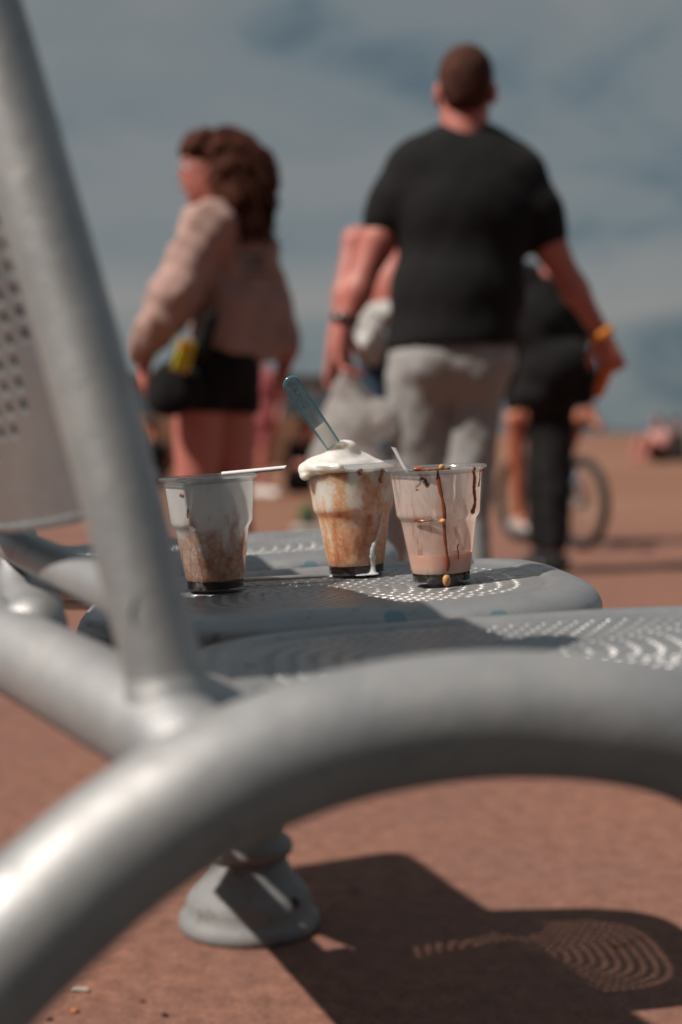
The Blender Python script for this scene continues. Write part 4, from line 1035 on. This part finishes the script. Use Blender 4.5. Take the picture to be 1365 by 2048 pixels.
for (x, y, w_, h_) in [(500, 512, 0.045, 0.008), (506, 530, 0.035, 0.010), (510, 550, 0.040, 0.007)]:
    V, F = box((0, 0, 0), (w_, 0.004, h_)); p = B(x, y, -0.165)
    pr = obj('back_print', bevel_me(V, F, 0.004), simple('faded_black_print', (0.02, 0.018, 0.02), 0.8), wom, Matrix.Translation(p - wom.location) @ Matrix.Rotation(R(12), 4, 'Z'))
s = Sdf(0.010, 0.04)
s.ell(B(430, 735), (0.138, 0.135, 0.12)); s.chain([B(398, 765, -0.04), B(394, 835, -0.05)], [0.100, 0.090]); s.chain([B(458, 765, 0.04), B(466, 835, 0.05)], [0.098, 0.092])
s.cut(B(430, 826), (-0.02, 0, -1)).cut(B(430, 690), (0, 0, 1))
put(wom, 'shorts', s, mat_cloth('black_shorts_cloth', (0.008, 0.008, 0.009)))
shoes(wom, wom.location, an, (-1, 0.2, 0), simple('white_trainer', (0.6, 0.6, 0.6), 0.5))
# yellow packet and black shoulder bag she carries
V, F = box((0, 0, 0), (0.026, 0.012, 0.048)); me = bevel_me(V, F, 0.006)
yp = obj('snack_packet', me, None); M = Mt('yellow_packet_print'); v = M.coord(); f = M.noise(v, 26, 3, 0.5, 1.0)
me.materials.append(M.done(M.bsdf(Base_Color=M.ramp(f, (0.38, (0.55, 0.16, 0.01)), (0.48, (0.62, 0.47, 0.02)), (0.60, (0.50, 0.50, 0.03)), (0.66, (0.05, 0.22, 0.03))), Roughness=0.3, Normal=M.bump(f, 0.6, 0.02))))
yp.location = B(369, 712, -0.22); yp.rotation_euler = (R(10), R(14), R(20)); tag(yp, 'small bright yellow snack packet under the arm of the curly-haired woman', 'packet')
s = Sdf(0.008, 0.02); s.ell(B(352, 775, -0.17), (0.085, 0.035, 0.085)).ell(B(330, 800, -0.17), (0.055, 0.035, 0.05))
s.chain([B(400, 700, -0.19), B(420, 640, -0.20), B(430, 620, -0.19)], [0.035, 0.02, 0.012])
hbg = obj('shoulder_bag', s.mesh(), mat_cloth('black_bag_cloth', (0.009, 0.009, 0.010))); rebase(hbg, B(350, 830, -0.17)); tag(hbg, 'soft black shoulder bag at the hip of the curly-haired woman', 'bag')

# ---- somebody close behind the man, arms showing
Y2 = 5.4
Cc = lambda x, y, d=0.0: at(x, y, Y2 + d)
p3 = person(Vector((Cc(830, 1000).x, Y2, 0)), 'bare-chested person in blue jeans with a white shirt at the waist, behind the man', 'people on the promenade')
s = Sdf(0.010, 0.03); P = head(s, Cc(862, 372), (-0.1, 1, 0), 0.95)
s.cap(Cc(862, 410), Cc(858, 460), 0.055).cap(Cc(790, 475), Cc(920, 475), 0.06).ell(Cc(850, 570), (0.14, 0.1, 0.2)).ell(Cc(845, 700), (0.15, 0.11, 0.13))
s.chain([Cc(778, 478), Cc(712, 480, 0.02), Cc(690, 590, -0.04), Cc(668, 700, -0.08)], [0.050, 0.044, 0.040, 0.030]); hand(s, Cc(666, 706, -0.08), (-0.15, 0, -1), (0.4, 0.9, 0), 0.5, 1.0)
s.chain([Cc(930, 478), Cc(945, 580), Cc(940, 690)], [0.05, 0.042, 0.03]); hand(s, Cc(940, 695), (0, 0.1, -1), (-0.4, 0.9, 0), 0.5)
s.ell(Cc(790, 580, -0.05), (0.10, 0.1, 0.15))
hx = [Cc(800, 800).x, Cc(885, 800).x]
for x in hx: s.chain([(x, Y2, 0.78), (x, Y2 + 0.02, 0.45), (x, Y2, 0.09)], [0.08, 0.055, 0.04]); foot_(s, (x, Y2, 0.09), (0, 1, 0))
put(p3, 'body', s, SK1); face(p3, P, p3.location)
s = Sdf(0.010, 0.03); s.ell(Cc(862, 362, -0.02), (0.085, 0.09, 0.085)); put(p3, 'hair', s, mat_hair('dark_hair', (0.03, 0.018, 0.014)))
s = Sdf(0.008, 0.03); s.cap(Cc(750, 640, -0.14), Cc(728, 700, -0.15), 0.050, 0.040).cap(Cc(725, 635, -0.14), Cc(775, 625, -0.14), 0.030, 0.045).cap(Cc(760, 690, -0.14), Cc(750, 720, -0.14), 0.03, 0.02)
s.wob = [(0.010, 60, 0.8), (0.006, 110, 0.2)]
put(p3, 'tucked_shirt', s, mat_cloth('white_cotton', (0.50, 0.50, 0.49)))
s = Sdf(0.010, 0.04); s.ell(Cc(835, 730), (0.19, 0.14, 0.13)).cap(Cc(760, 735, -0.05), Cc(762, 800, -0.05), 0.08)
for x in hx: s.chain([(x, Y2, 0.8), (x, Y2 + 0.02, 0.45), (x, Y2, 0.12)], [0.1, 0.08, 0.07])
s.cut((0, 0, 0.05), (0, 0, -1)); put(p3, 'jeans', s, mat_cloth('blue_denim', (0.03, 0.055, 0.085)))
shoes(p3, p3.location, [(x, Y2, 0.09) for x in hx], (0, 1, 0), simple('grey_trainer', (0.2, 0.2, 0.2), 0.6))

# ---- person all in black
Y3 = 7.8
D = lambda x, y, d=0.0: at(x, y, Y3 + d)
pb = person(Vector((D(1105, 1100).x, Y3, 0)), 'heavy person all in loose black clothes standing in front of the bicycle', 'people on the promenade')
s = Sdf(0.011, 0.03); P = head(s, D(1000, 470), (-0.4, 1, 0), 1.0)
s.cap(D(1004, 505), D(1015, 540), 0.055).cap(D(985, 560), D(1105, 560), 0.07).ell(D(1065, 650), (0.17, 0.13, 0.2)).ell(D(1095, 740), (0.18, 0.15, 0.15))
s.chain([D(985, 565), D(990, 660), D(1000, 740)], [0.05, 0.042, 0.03]); s.chain([D(1110, 565), D(1150, 660, 0.05), D(1150, 740, 0.15)], [0.05, 0.042, 0.03])
hand(s, D(1000, 745), (0, 0.1, -1), (0.4, 0.9, 0), 0.6); hand(s, D(1150, 745, 0.15), (0, 0.2, -1), (-0.4, 0.9, 0), 0.6)
lx = [D(1112, 1000).x, D(1092, 1000).x]; ly = [Y3 - 0.02, Y3 + 0.16]
an = [Vector((lx[i], ly[i], 0.09)) for i in (0, 1)]
for i in (0, 1): s.chain([D(1110 - 20 * i, 790), (lx[i], ly[i], 0.45), an[i]], [0.09, 0.06, 0.04]); foot_(s, an[i], (-0.5, -0.8, 0))
put(pb, 'body', s, SK1); face(pb, P, pb.location)
s = Sdf(0.011, 0.03); s.ell(D(1002, 462, -0.02), (0.088, 0.095, 0.09)); put(pb, 'hair', s, mat_hair('black_hair', (0.02, 0.014, 0.012)))
BLK = mat_cloth('loose_black_cloth', (0.0075, 0.0075, 0.0085))
s = Sdf(0.012, 0.05); s.cap(D(985, 570), D(1090, 575), 0.085).cap(D(1000, 545), D(1060, 550), 0.07).ell(D(1070, 650), (0.20, 0.17, 0.22)).ell(D(1108, 735), (0.22, 0.22, 0.19)).ell(D(1080, 790), (0.17, 0.17, 0.10)).ell(D(1165, 765), (0.10, 0.14, 0.14))
s.chain([D(985, 568), D(1005, 660), D(1010, 745)], [0.07, 0.065, 0.06], k=0.03); s.chain([D(1110, 568), D(1160, 670, 0.03)], [0.075, 0.08], k=0.03); s.chain([D(1018, 700), D(1022, 810)], [0.08, 0.035], k=0.03)
s.wob = [(0.007, 25, 0.6)]
put(pb, 'loose_top', s, BLK)
s = Sdf(0.012, 0.04); s.ell(D(1105, 790), (0.16, 0.16, 0.13))
for i in (0, 1): s.chain([D(1112 - 18 * i, 800), (lx[i], ly[i], 0.45), an[i]], [0.105, 0.088, 0.066], k=0.02)
s.cut((0, 0, 0.13), (0, 0, -1)); s.wob = [(0.006, 36, 0.6)]
put(pb, 'trousers', s, BLK)
shoes(pb, pb.location, an, (-0.6, -0.8, 0), simple('black_leather', (0.03, 0.03, 0.032), 0.3))

# ---- bicycle with rider
RW = 0.305
wf = Vector((at(1163, 990, 9.3).x, 9.3, RW)); wr = Vector((at(1040, 995, 10.0).x, 10.0, RW))
bdir = (wf - wr).normalized(); bside = bdir.cross(Vector((0, 0, 1)))
bike = empty('bicycle', (wr + wf) * 0.5 - Vector((0, 0, RW))); tag(bike, 'small black-tyred bicycle standing behind the person in black', 'bicycle')
bo = Matrix.Translation(-bike.location)
MT = simple('black_rubber', (0.012, 0.012, 0.013), 0.7); MC = simple('dull_chrome', (0.35, 0.35, 0.36), 0.35, 0.9); MF = simple('blue_bike_paint', (0.03, 0.09, 0.16), 0.35)
bq = Matrix((( bdir.x, 0, bside.x), (bdir.y, 0, bside.y), (0, 1, bside.z)))
def circ(c, r, n=40): return [c + bdir * r * math.cos(2 * math.pi * k / n) + Vector((0, 0, 1)) * r * math.sin(2 * math.pi * k / n) for k in range(n)]
for c in (wf, wr):
    wheel = obj('wheel', pydata(*tube(circ(c, RW - 0.045), 0.012, 8, closed=True)), MC, bike, bo)
    obj('tyre', pydata(*tube(circ(c, RW - 0.030), 0.032, 12, closed=True)), MT, wheel)
    parts = []
    for k in range(18):
        a = 2 * math.pi * k / 18; q = bdir * math.cos(a) + Vector((0, 0, 1)) * math.sin(a)
        parts.append(tube([c + bside * 0.02 * (1 if k % 2 else -1), c + q * (RW - 0.045)], 0.0016, 5))
    parts.append(tube([c - bside * 0.05, c + bside * 0.05], 0.02, 12))
    obj('spokes', pydata(*join(*parts)), MC, wheel)
Z = Vector((0, 0, 1)); mid = (wf + wr) / 2
bb_ = mid - bdir * 0.05 + Z * 0.0; st = bb_ - bdir * 0.13 + Z * 0.34; hd = wf - bdir * 0.14 + Z * 0.36; hd2 = wf - bdir * 0.10 + Z * 0.27
obj('frame', pydata(*join(tube([bb_, st], 0.016, 12), tube([st - Z * 0.03, hd], 0.016, 12), tube([bb_, hd2], 0.018, 12), tube([bb_, wr + bside * 0.05], 0.01, 10), tube([bb_, wr - bside * 0.05], 0.01, 10), tube([st - Z * 0.04, wr + bside * 0.05], 0.009, 10), tube([st - Z * 0.04, wr - bside * 0.05], 0.009, 10))), MF, bike, bo)
obj('fork', pydata(*join(tube([hd + Z * 0.05 - bdir * 0.01, hd2 - Z * 0.03 + bdir * 0.01], 0.018, 12), tube([hd2 - Z * 0.03, wf + bside * 0.05], 0.011, 10), tube([hd2 - Z * 0.03, wf - bside * 0.05], 0.011, 10))), MF, bike, bo)
hb_ = hd + Z * 0.12 - bdir * 0.03
obj('handlebar', tube_me([hb_ - bside * 0.27 - bdir * 0.06 + Z * 0.03, hb_ - bside * 0.12 + Z * 0.01, hb_, hb_ + bside * 0.12 + Z * 0.01, hb_ + bside * 0.27 - bdir * 0.06 + Z * 0.03], 0.013, 10), MT, bike, bo)
obj('stem', pydata(*tube([hd, hb_], 0.014, 10)), MC, bike, bo)
s = Sdf(0.006, 0.02); s.cap(st + Z * 0.10 - bdir * 0.1, st + Z * 0.10 + bdir * 0.12, 0.045, 0.018).cap(st, st + Z * 0.08, 0.014)
obj('saddle', s.mesh(), MT, bike, bo)
obj('crank', pydata(*join(tube(circ(bb_ + bside * 0.05, 0.07, 24), 0.006, 6, closed=True), tube([bb_ - bside * 0.07, bb_ + bside * 0.07], 0.012, 8), tube([bb_ + bside * 0.07, bb_ + bside * 0.07 - Z * 0.14], 0.010, 8), tube([bb_ - bside * 0.07, bb_ - bside * 0.07 + Z * 0.14], 0.010, 8))), MC, bike, bo)
for q in (-1, 1):
    V, F = box((0, 0, 0), (0.045, 0.03, 0.010)); obj('pedal', bevel_me(V, F, 0.004), MT, bike, bo @ Matrix.Translation(bb_ + bside * 0.12 * q - Z * 0.14 * q))
rid = person(Vector((mid.x, mid.y, 0)), 'bicycle rider with a tanned bare leg, hidden behind the person in black', 'people on the promenade')
G = lambda x, y, d=0.0: at(x, y, mid.y + d)
hp = st + Z * 0.20
s = Sdf(0.010, 0.03); P = head(s, hp + Z * 0.62 + bdir * 0.14, bdir, 0.95)
s.cap(hp + Z * 0.54 + bdir * 0.12, hp + Z * 0.46 + bdir * 0.1, 0.05).cap(hp + Z * 0.42 + bdir * 0.09 - bside * 0.13, hp + Z * 0.42 + bdir * 0.09 + bside * 0.13, 0.055).ell(hp + Z * 0.25 + bdir * 0.05, (0.14, 0.11, 0.2)).ell(hp, (0.14, 0.13, 0.12))
for q in (-1, 1):
    s.chain([hp + Z * 0.42 + bdir * 0.09 + bside * 0.15 * q, hp + Z * 0.22 + bdir * 0.24 + bside * 0.22 * q, hb_ + bside * 0.25 * q - bdir * 0.06 + Z * 0.05], [0.045, 0.038, 0.028])
    hand(s, hb_ + bside * 0.25 * q - bdir * 0.07 + Z * 0.06, bdir * 0.9 - Z * 0.3, -bside * q, 1.0, 0.85)
fl = G(1040, 1050, 0.1); fl.z = max(fl.z, 0.10)
s.chain([hp - Z * 0.02 + bside * 0.07, G(1030, 838, -0.05), fl + Z * 0.05], [0.085, 0.060, 0.040]); s.cap(fl + Z * 0.03, fl + bdir * 0.12 - Z * 0.01, 0.042, 0.035)
fr_ = bb_ - bside * 0.12 + Z * 0.2
s.chain([hp - Z * 0.02 - bside * 0.07, fr_ + Z * 0.35 + bdir * 0.2, fr_], [0.085, 0.06, 0.04]); s.cap(fr_, fr_ + bdir * 0.12 - Z * 0.03, 0.04, 0.034)
put(rid, 'body', s, SK2); face(rid, P, rid.location)
s = Sdf(0.010, 0.03); s.ell(hp + Z * 0.65 + bdir * 0.12, (0.085, 0.09, 0.085)); put(rid, 'hair', s, mat_hair('brown_hair', (0.05, 0.03, 0.02)))
s = Sdf(0.010, 0.04); s.cap(hp + Z * 0.42 + bdir * 0.09 - bside * 0.13, hp + Z * 0.42 + bdir * 0.09 + bside * 0.13, 0.07).ell(hp + Z * 0.25 + bdir * 0.05, (0.165, 0.135, 0.22)); put(rid, 'top', s, mat_cloth('dark_blue_jersey', (0.02, 0.03, 0.05)))
s = Sdf(0.010, 0.04); s.ell(hp, (0.16, 0.155, 0.12)).cap(hp + bside * 0.07, hp * 0.35 + G(1030, 838, -0.05) * 0.65, 0.10, 0.085).cap(hp - bside * 0.07, (hp + fr_ + Z * 0.35 + bdir * 0.2) * 0.5, 0.10, 0.085); put(rid, 'shorts', s, mat_cloth('dark_shorts_cloth', (0.015, 0.018, 0.025)))
for p in (fl, fr_):
    s = Sdf(0.008, 0.02); s.cap(p - bdir * 0.05 - Z * 0.0, p + bdir * 0.14 - Z * 0.02, 0.050, 0.043).cap(p, p + Z * 0.04, 0.05, 0.048); put(rid, 'shoe', s, simple('pale_grey_trainer', (0.38, 0.37, 0.36), 0.6))

# ---- far person in pink, walking
Y4 = 16.2
H = lambda x, y, d=0.0: at(x, y, Y4 + d)
pk = person(Vector((H(515, 985).x, Y4, 0)), 'far person in rose pink clothes and white shoes beyond the woman', 'people on the promenade')
s = Sdf(0.016, 0.04); bx = H(530, 985).x
P = head(s, (bx - 0.05, Y4, 1.60), (-0.8, 0.5, 0), 1.0)
s.cap((bx - 0.05, Y4, 1.5), (bx - 0.04, Y4, 1.42), 0.055).cap((bx - 0.2, Y4, 1.38), (bx + 0.1, Y4, 1.38), 0.06).ell((bx - 0.03, Y4, 1.2), (0.15, 0.12, 0.22)).ell((bx, Y4, 0.95), (0.15, 0.13, 0.12))
s.chain([(bx + 0.14, Y4, 1.38), (bx + 0.19, Y4, 1.12), (bx + 0.16, Y4 - 0.1, 0.9)], [0.045, 0.04, 0.03]); hand(s, (bx + 0.16, Y4 - 0.1, 0.89), (0, 0, -1), (0, 1, 0), 0.5)
s.chain([(bx - 0.22, Y4, 1.38), (bx - 0.26, Y4, 1.12), (bx - 0.24, Y4 - 0.1, 0.9)], [0.045, 0.04, 0.03]); hand(s, (bx - 0.24, Y4 - 0.1, 0.89), (0, 0, -1), (0, 1, 0), 0.5)
s.chain([(bx + 0.04, Y4, 0.88), (bx - 0.02, Y4, 0.48), (bx - 0.02, Y4, 0.09)], [0.085, 0.06, 0.042]); s.chain([(bx - 0.07, Y4, 0.88), (bx - 0.14, Y4 + 0.1, 0.48), (bx - 0.2, Y4 + 0.2, 0.09)], [0.085, 0.06, 0.042])
put(pk, 'body', s, SK1); face(pk, P, pk.location)
s = Sdf(0.016, 0.04); s.ell((bx - 0.04, Y4, 1.63), (0.09, 0.095, 0.09)); put(pk, 'hair', s, mat_hair('fair_hair', (0.12, 0.07, 0.04)))
s = Sdf(0.016, 0.04); s.cap((bx - 0.19, Y4, 1.38), (bx + 0.1, Y4, 1.38), 0.075).ell((bx - 0.03, Y4, 1.2), (0.17, 0.14, 0.24)).ell((bx, Y4, 0.98), (0.17, 0.15, 0.16)); put(pk, 'top', s, mat_cloth('rose_jersey', (0.36, 0.10, 0.11)))
s = Sdf(0.016, 0.04); s.ell((bx, Y4, 0.9), (0.17, 0.15, 0.14)).cap((bx + 0.04, Y4, 0.85), (bx + 0.02, Y4, 0.62), 0.105, 0.095).cap((bx - 0.07, Y4, 0.85), (bx - 0.12, Y4 + 0.05, 0.62), 0.105, 0.095).cut((0, 0, 0.6), (0, 0, -1)); put(pk, 'shorts', s, mat_cloth('rose_cotton', (0.40, 0.12, 0.13)))
shoes(pk, pk.location, [(bx - 0.02, Y4, 0.09), (bx - 0.2, Y4 + 0.2, 0.09)], (0.9, -0.4, 0), simple('bright_white_trainer', (0.75, 0.75, 0.74), 0.5))

# ---- far people sitting on the sand
def sitter(px, Y, z, f, top, legs, skin, hair, label):
    x = at(px, 900, Y).x; b = Vector((x, Y, z)); f, r, u = axes(f)
    o = person(b, label, 'people sitting on the beach')
    Q = lambda a, c, d: b + f * a + r * c + u * d
    s = Sdf(0.018, 0.04); P = head(s, Q(0.10, 0, 0.78), f, 1.0)
    s.cap(Q(0.07, 0, 0.70), Q(0.05, 0, 0.60), 0.055).cap(Q(0.04, -0.16, 0.56), Q(0.04, 0.16, 0.56), 0.06).ell(Q(0.0, 0, 0.36), (0.15, 0.13, 0.22)).ell(Q(-0.02, 0, 0.14), (0.16, 0.16, 0.13))
    for q in (-1, 1):
        s.chain([Q(0.04, 0.18 * q, 0.55), Q(0.16, 0.22 * q, 0.34), Q(0.36, 0.14 * q, 0.38)], [0.045, 0.04, 0.03]); hand(s, Q(0.37, 0.14 * q, 0.38), f, -r * q, 0.6)
        s.chain([Q(0.02, 0.10 * q, 0.12), Q(0.42, 0.13 * q, 0.44), Q(0.56, 0.13 * q, 0.09)], [0.085, 0.06, 0.042]); s.cap(Q(0.55, 0.13 * q, 0.05), Q(0.72, 0.14 * q, 0.045), 0.045, 0.036)
    put(o, 'body', s, skin); face(o, P, o.location)
    s = Sdf(0.018, 0.04); s.ell(Q(0.08, 0, 0.82), (0.09, 0.1, 0.085)); put(o, 'hair', s, hair)
    s = Sdf(0.018, 0.04); s.cap(Q(0.03, -0.15, 0.55), Q(0.03, 0.15, 0.55), 0.08).ell(Q(0.0, 0, 0.36), (0.175, 0.15, 0.24)); s.cap(Q(0.04, -0.18, 0.55), Q(0.12, -0.21, 0.42), 0.065, 0.055).cap(Q(0.04, 0.18, 0.55), Q(0.12, 0.21, 0.42), 0.065, 0.055); put(o, 'top', s, top)
    s = Sdf(0.018, 0.04); s.ell(Q(-0.02, 0, 0.14), (0.18, 0.18, 0.135))
    for q in (-1, 1): s.cap(Q(0.02, 0.10 * q, 0.13), Q(0.32, 0.125 * q, 0.36), 0.105, 0.085)
    put(o, 'shorts', s, legs)
    return o
HD = mat_hair('far_dark_hair', (0.03, 0.018, 0.014)); DKT = mat_cloth('far_black_cloth', (0.012, 0.012, 0.015)); PKT = mat_cloth('far_pink_cloth', (0.50, 0.26, 0.24)); GRT = mat_cloth('far_grey_cloth', (0.10, 0.09, 0.09))
def sandz(y): return -0.03 + 0.46 * min(1, ((y - 11.3) / 55)) ** 0.8
sitter(600, 16.5, sandz(16.5) - 0.02, (0.8, -0.6, 0), DKT, DKT, SK1, HD, 'far seated person in dark clothes between the woman and the man')
sitter(296, 17.5, sandz(17.5) - 0.02, (0.5, 0.8, 0), DKT, GRT, SK2, HD, 'far seated person in dark clothes beside the slanted tube')
sitter(1322, 27.0, sandz(27.0) - 0.02, (-0.8, -0.5, 0), PKT, DKT, SK1, HD, 'far seated person in pale pink on the sand at the right edge')
sitter(1358, 27.8, sandz(27.8) - 0.02, (-0.7, 0.5, 0), GRT, DKT, SK1, HD, 'far seated person in grey on the sand at the right edge')

# ---- low sea wall with a blue band
Yw = 24.0
xa, xb = at(120, 800, Yw).x, at(860, 800, Yw).x
wall = empty('sea_wall', ((xa + xb) / 2, Yw, 0)); tag(wall, 'long low wall with brown base, blue-grey band and dark coping behind the woman', 'wall')
wo = Matrix.Translation(-wall.location)
def wz(y): return at(500, y, Yw).z
nb = 6
for k in range(nb):
    x0, x1 = xa + (xb - xa) * k / nb + 0.015, xa + (xb - xa) * (k + 1) / nb - 0.015; cx_, hx_ = (x0 + x1) / 2, (x1 - x0) / 2
    V, F = box((cx_, Yw, wz(940) / 2 + wz(833) / 2), (hx_, 0.20, wz(833) / 2 - wz(940) / 2)); obj('base_block', bevel_me(V, F, 0.02), simple('brown_stone', (0.20, 0.10, 0.06), 0.9, 0, 0.3, 4, 0.5), wall, wo)
    V, F = box((cx_, Yw, (wz(832) + wz(786)) / 2), (hx_, 0.16, (wz(786) - wz(832)) / 2)); obj('blue_panel', bevel_me(V, F, 0.01), simple('blue_grey_board', (0.055, 0.085, 0.105), 0.6, 0, 0.15, 5, 0.2), wall, wo)
    V, F = box((cx_, Yw, (wz(785) + wz(763)) / 2), (hx_, 0.18, (wz(763) - wz(785)) / 2)); obj('grey_band', bevel_me(V, F, 0.01), simple('pale_grey_band', (0.20, 0.17, 0.165), 0.8, 0, 0.15, 5, 0.2), wall, wo)
    V, F = box((cx_, Yw, (wz(762) + wz(751)) / 2), (hx_ + 0.01, 0.23, (wz(751) - wz(762)) / 2)); obj('coping', bevel_me(V, F, 0.01), simple('dark_coping', (0.035, 0.032, 0.035), 0.7), wall, wo)

# ---- green bag on a white tray on the promenade
gy = 11.0
gx = at(616, 1030, gy).x
gb = empty('green_bag', (gx, gy, 0)); tag(gb, 'small green bag on a white tray on the paving beyond the cups', 'bag')
s = Sdf(0.008, 0.02); s.ell((0, 0, 0.12), (0.075, 0.06, 0.085)).cap((-0.03, 0, 0.17), (0.0, 0, 0.21), 0.02, 0.012).cap((0.03, 0, 0.17), (0.0, 0, 0.21), 0.02, 0.012); s.wob = [(0.006, 60, 0.4)]
obj('sack', s.mesh(), simple('green_fabric', (0.045, 0.085, 0.035), 0.8), gb)
V, F = box((0.02, 0, 0.018), (0.14, 0.10, 0.016)); obj('tray', bevel_me(V, F, 0.008), simple('white_tray', (0.55, 0.55, 0.53), 0.5), gb)

# ================================================================== SMALL LITTER ON THE GROUND
def on_ground(px, py): return on_plane(px, py, Vector((0, 0, 0)), Vector((0, 0, 1)))
p = on_ground(162, 1984)
V, F = tube([Vector((-0.014, 0, 0.0042)), Vector((-0.004, 0.0005, 0.0042)), Vector((0.006, 0, 0.0040)), Vector((0.012, -0.001, 0.0036))], [0.0037, 0.004, 0.0038, 0.0028], 12)
cb = obj('cigarette_butt', pydata(V, F, sharp=40), simple('stained_paper', (0.42, 0.38, 0.33), 0.8, 0, 0.2, 200)); cb.location = p; cb.rotation_euler = (0, 0, R(-8)); tag(cb, 'crushed pale cigarette butt on the red ground', 'litter')
def pebble(px, py, r, col, label):
    o = blob(None, 'pebble', on_ground(px, py) + Vector((0, 0, r * 0.5)), r, simple('pebble_stone', col, 0.8), int(px), (1.2, 1.0, 0.6)); return tag(o, label, 'pebble', 'pebbles on the promenade')
pebble(150, 2025, 0.005, (0.42, 0.16, 0.05), 'orange pebble at the bottom left near the cigarette butt')
pebble(285, 2004, 0.0035, (0.10, 0.04, 0.03), 'small dark red pebble right of the cigarette butt')
pebble(330, 2033, 0.004, (0.02, 0.015, 0.015), 'small black pebble at the bottom edge')
pebble(1228, 1892, 0.005, (0.45, 0.17, 0.05), 'orange pebble inside the shadow of the perforated seat')
pebble(98, 2040, 0.004, (0.04, 0.03, 0.03), 'small dark pebble at the bottom left corner')
# loose grit
rnd = random.Random(3); V, F = [], []
for i in range(2600):
    x = rnd.uniform(-0.9, 1.4); y = rnd.uniform(1.3, 4.6); r = rnd.uniform(0.0007, 0.0022) * (1.5 if rnd.random() < 0.05 else 1); a = rnd.uniform(0, 6.3)
    o_ = len(V)
    V += [(x + r * 1.3 * math.cos(a), y + r * 1.3 * math.sin(a), 0.0002), (x + r * math.cos(a + 2.1), y + r * math.sin(a + 2.1), 0.0002), (x + r * math.cos(a + 4.2), y + r * math.sin(a + 4.2), 0.0002), (x, y, r * 1.1)]
    F += [(o_, o_ + 1, o_ + 3), (o_ + 1, o_ + 2, o_ + 3), (o_ + 2, o_, o_ + 3)]
M = Mt('grit_stone'); v = M.coord(); c = M.ramp(M.noise(v, 160, 1), (0.35, (0.10, 0.05, 0.04)), (0.55, (0.34, 0.17, 0.11)), (0.7, (0.45, 0.36, 0.30)))
grit = obj('loose_grit', pydata(V, F, smooth=False), M.done(M.bsdf(Base_Color=c, Roughness=0.9))); grit['kind'] = 'stuff'; tag(grit, 'fine loose grit scattered over the red asphalt', 'grit')
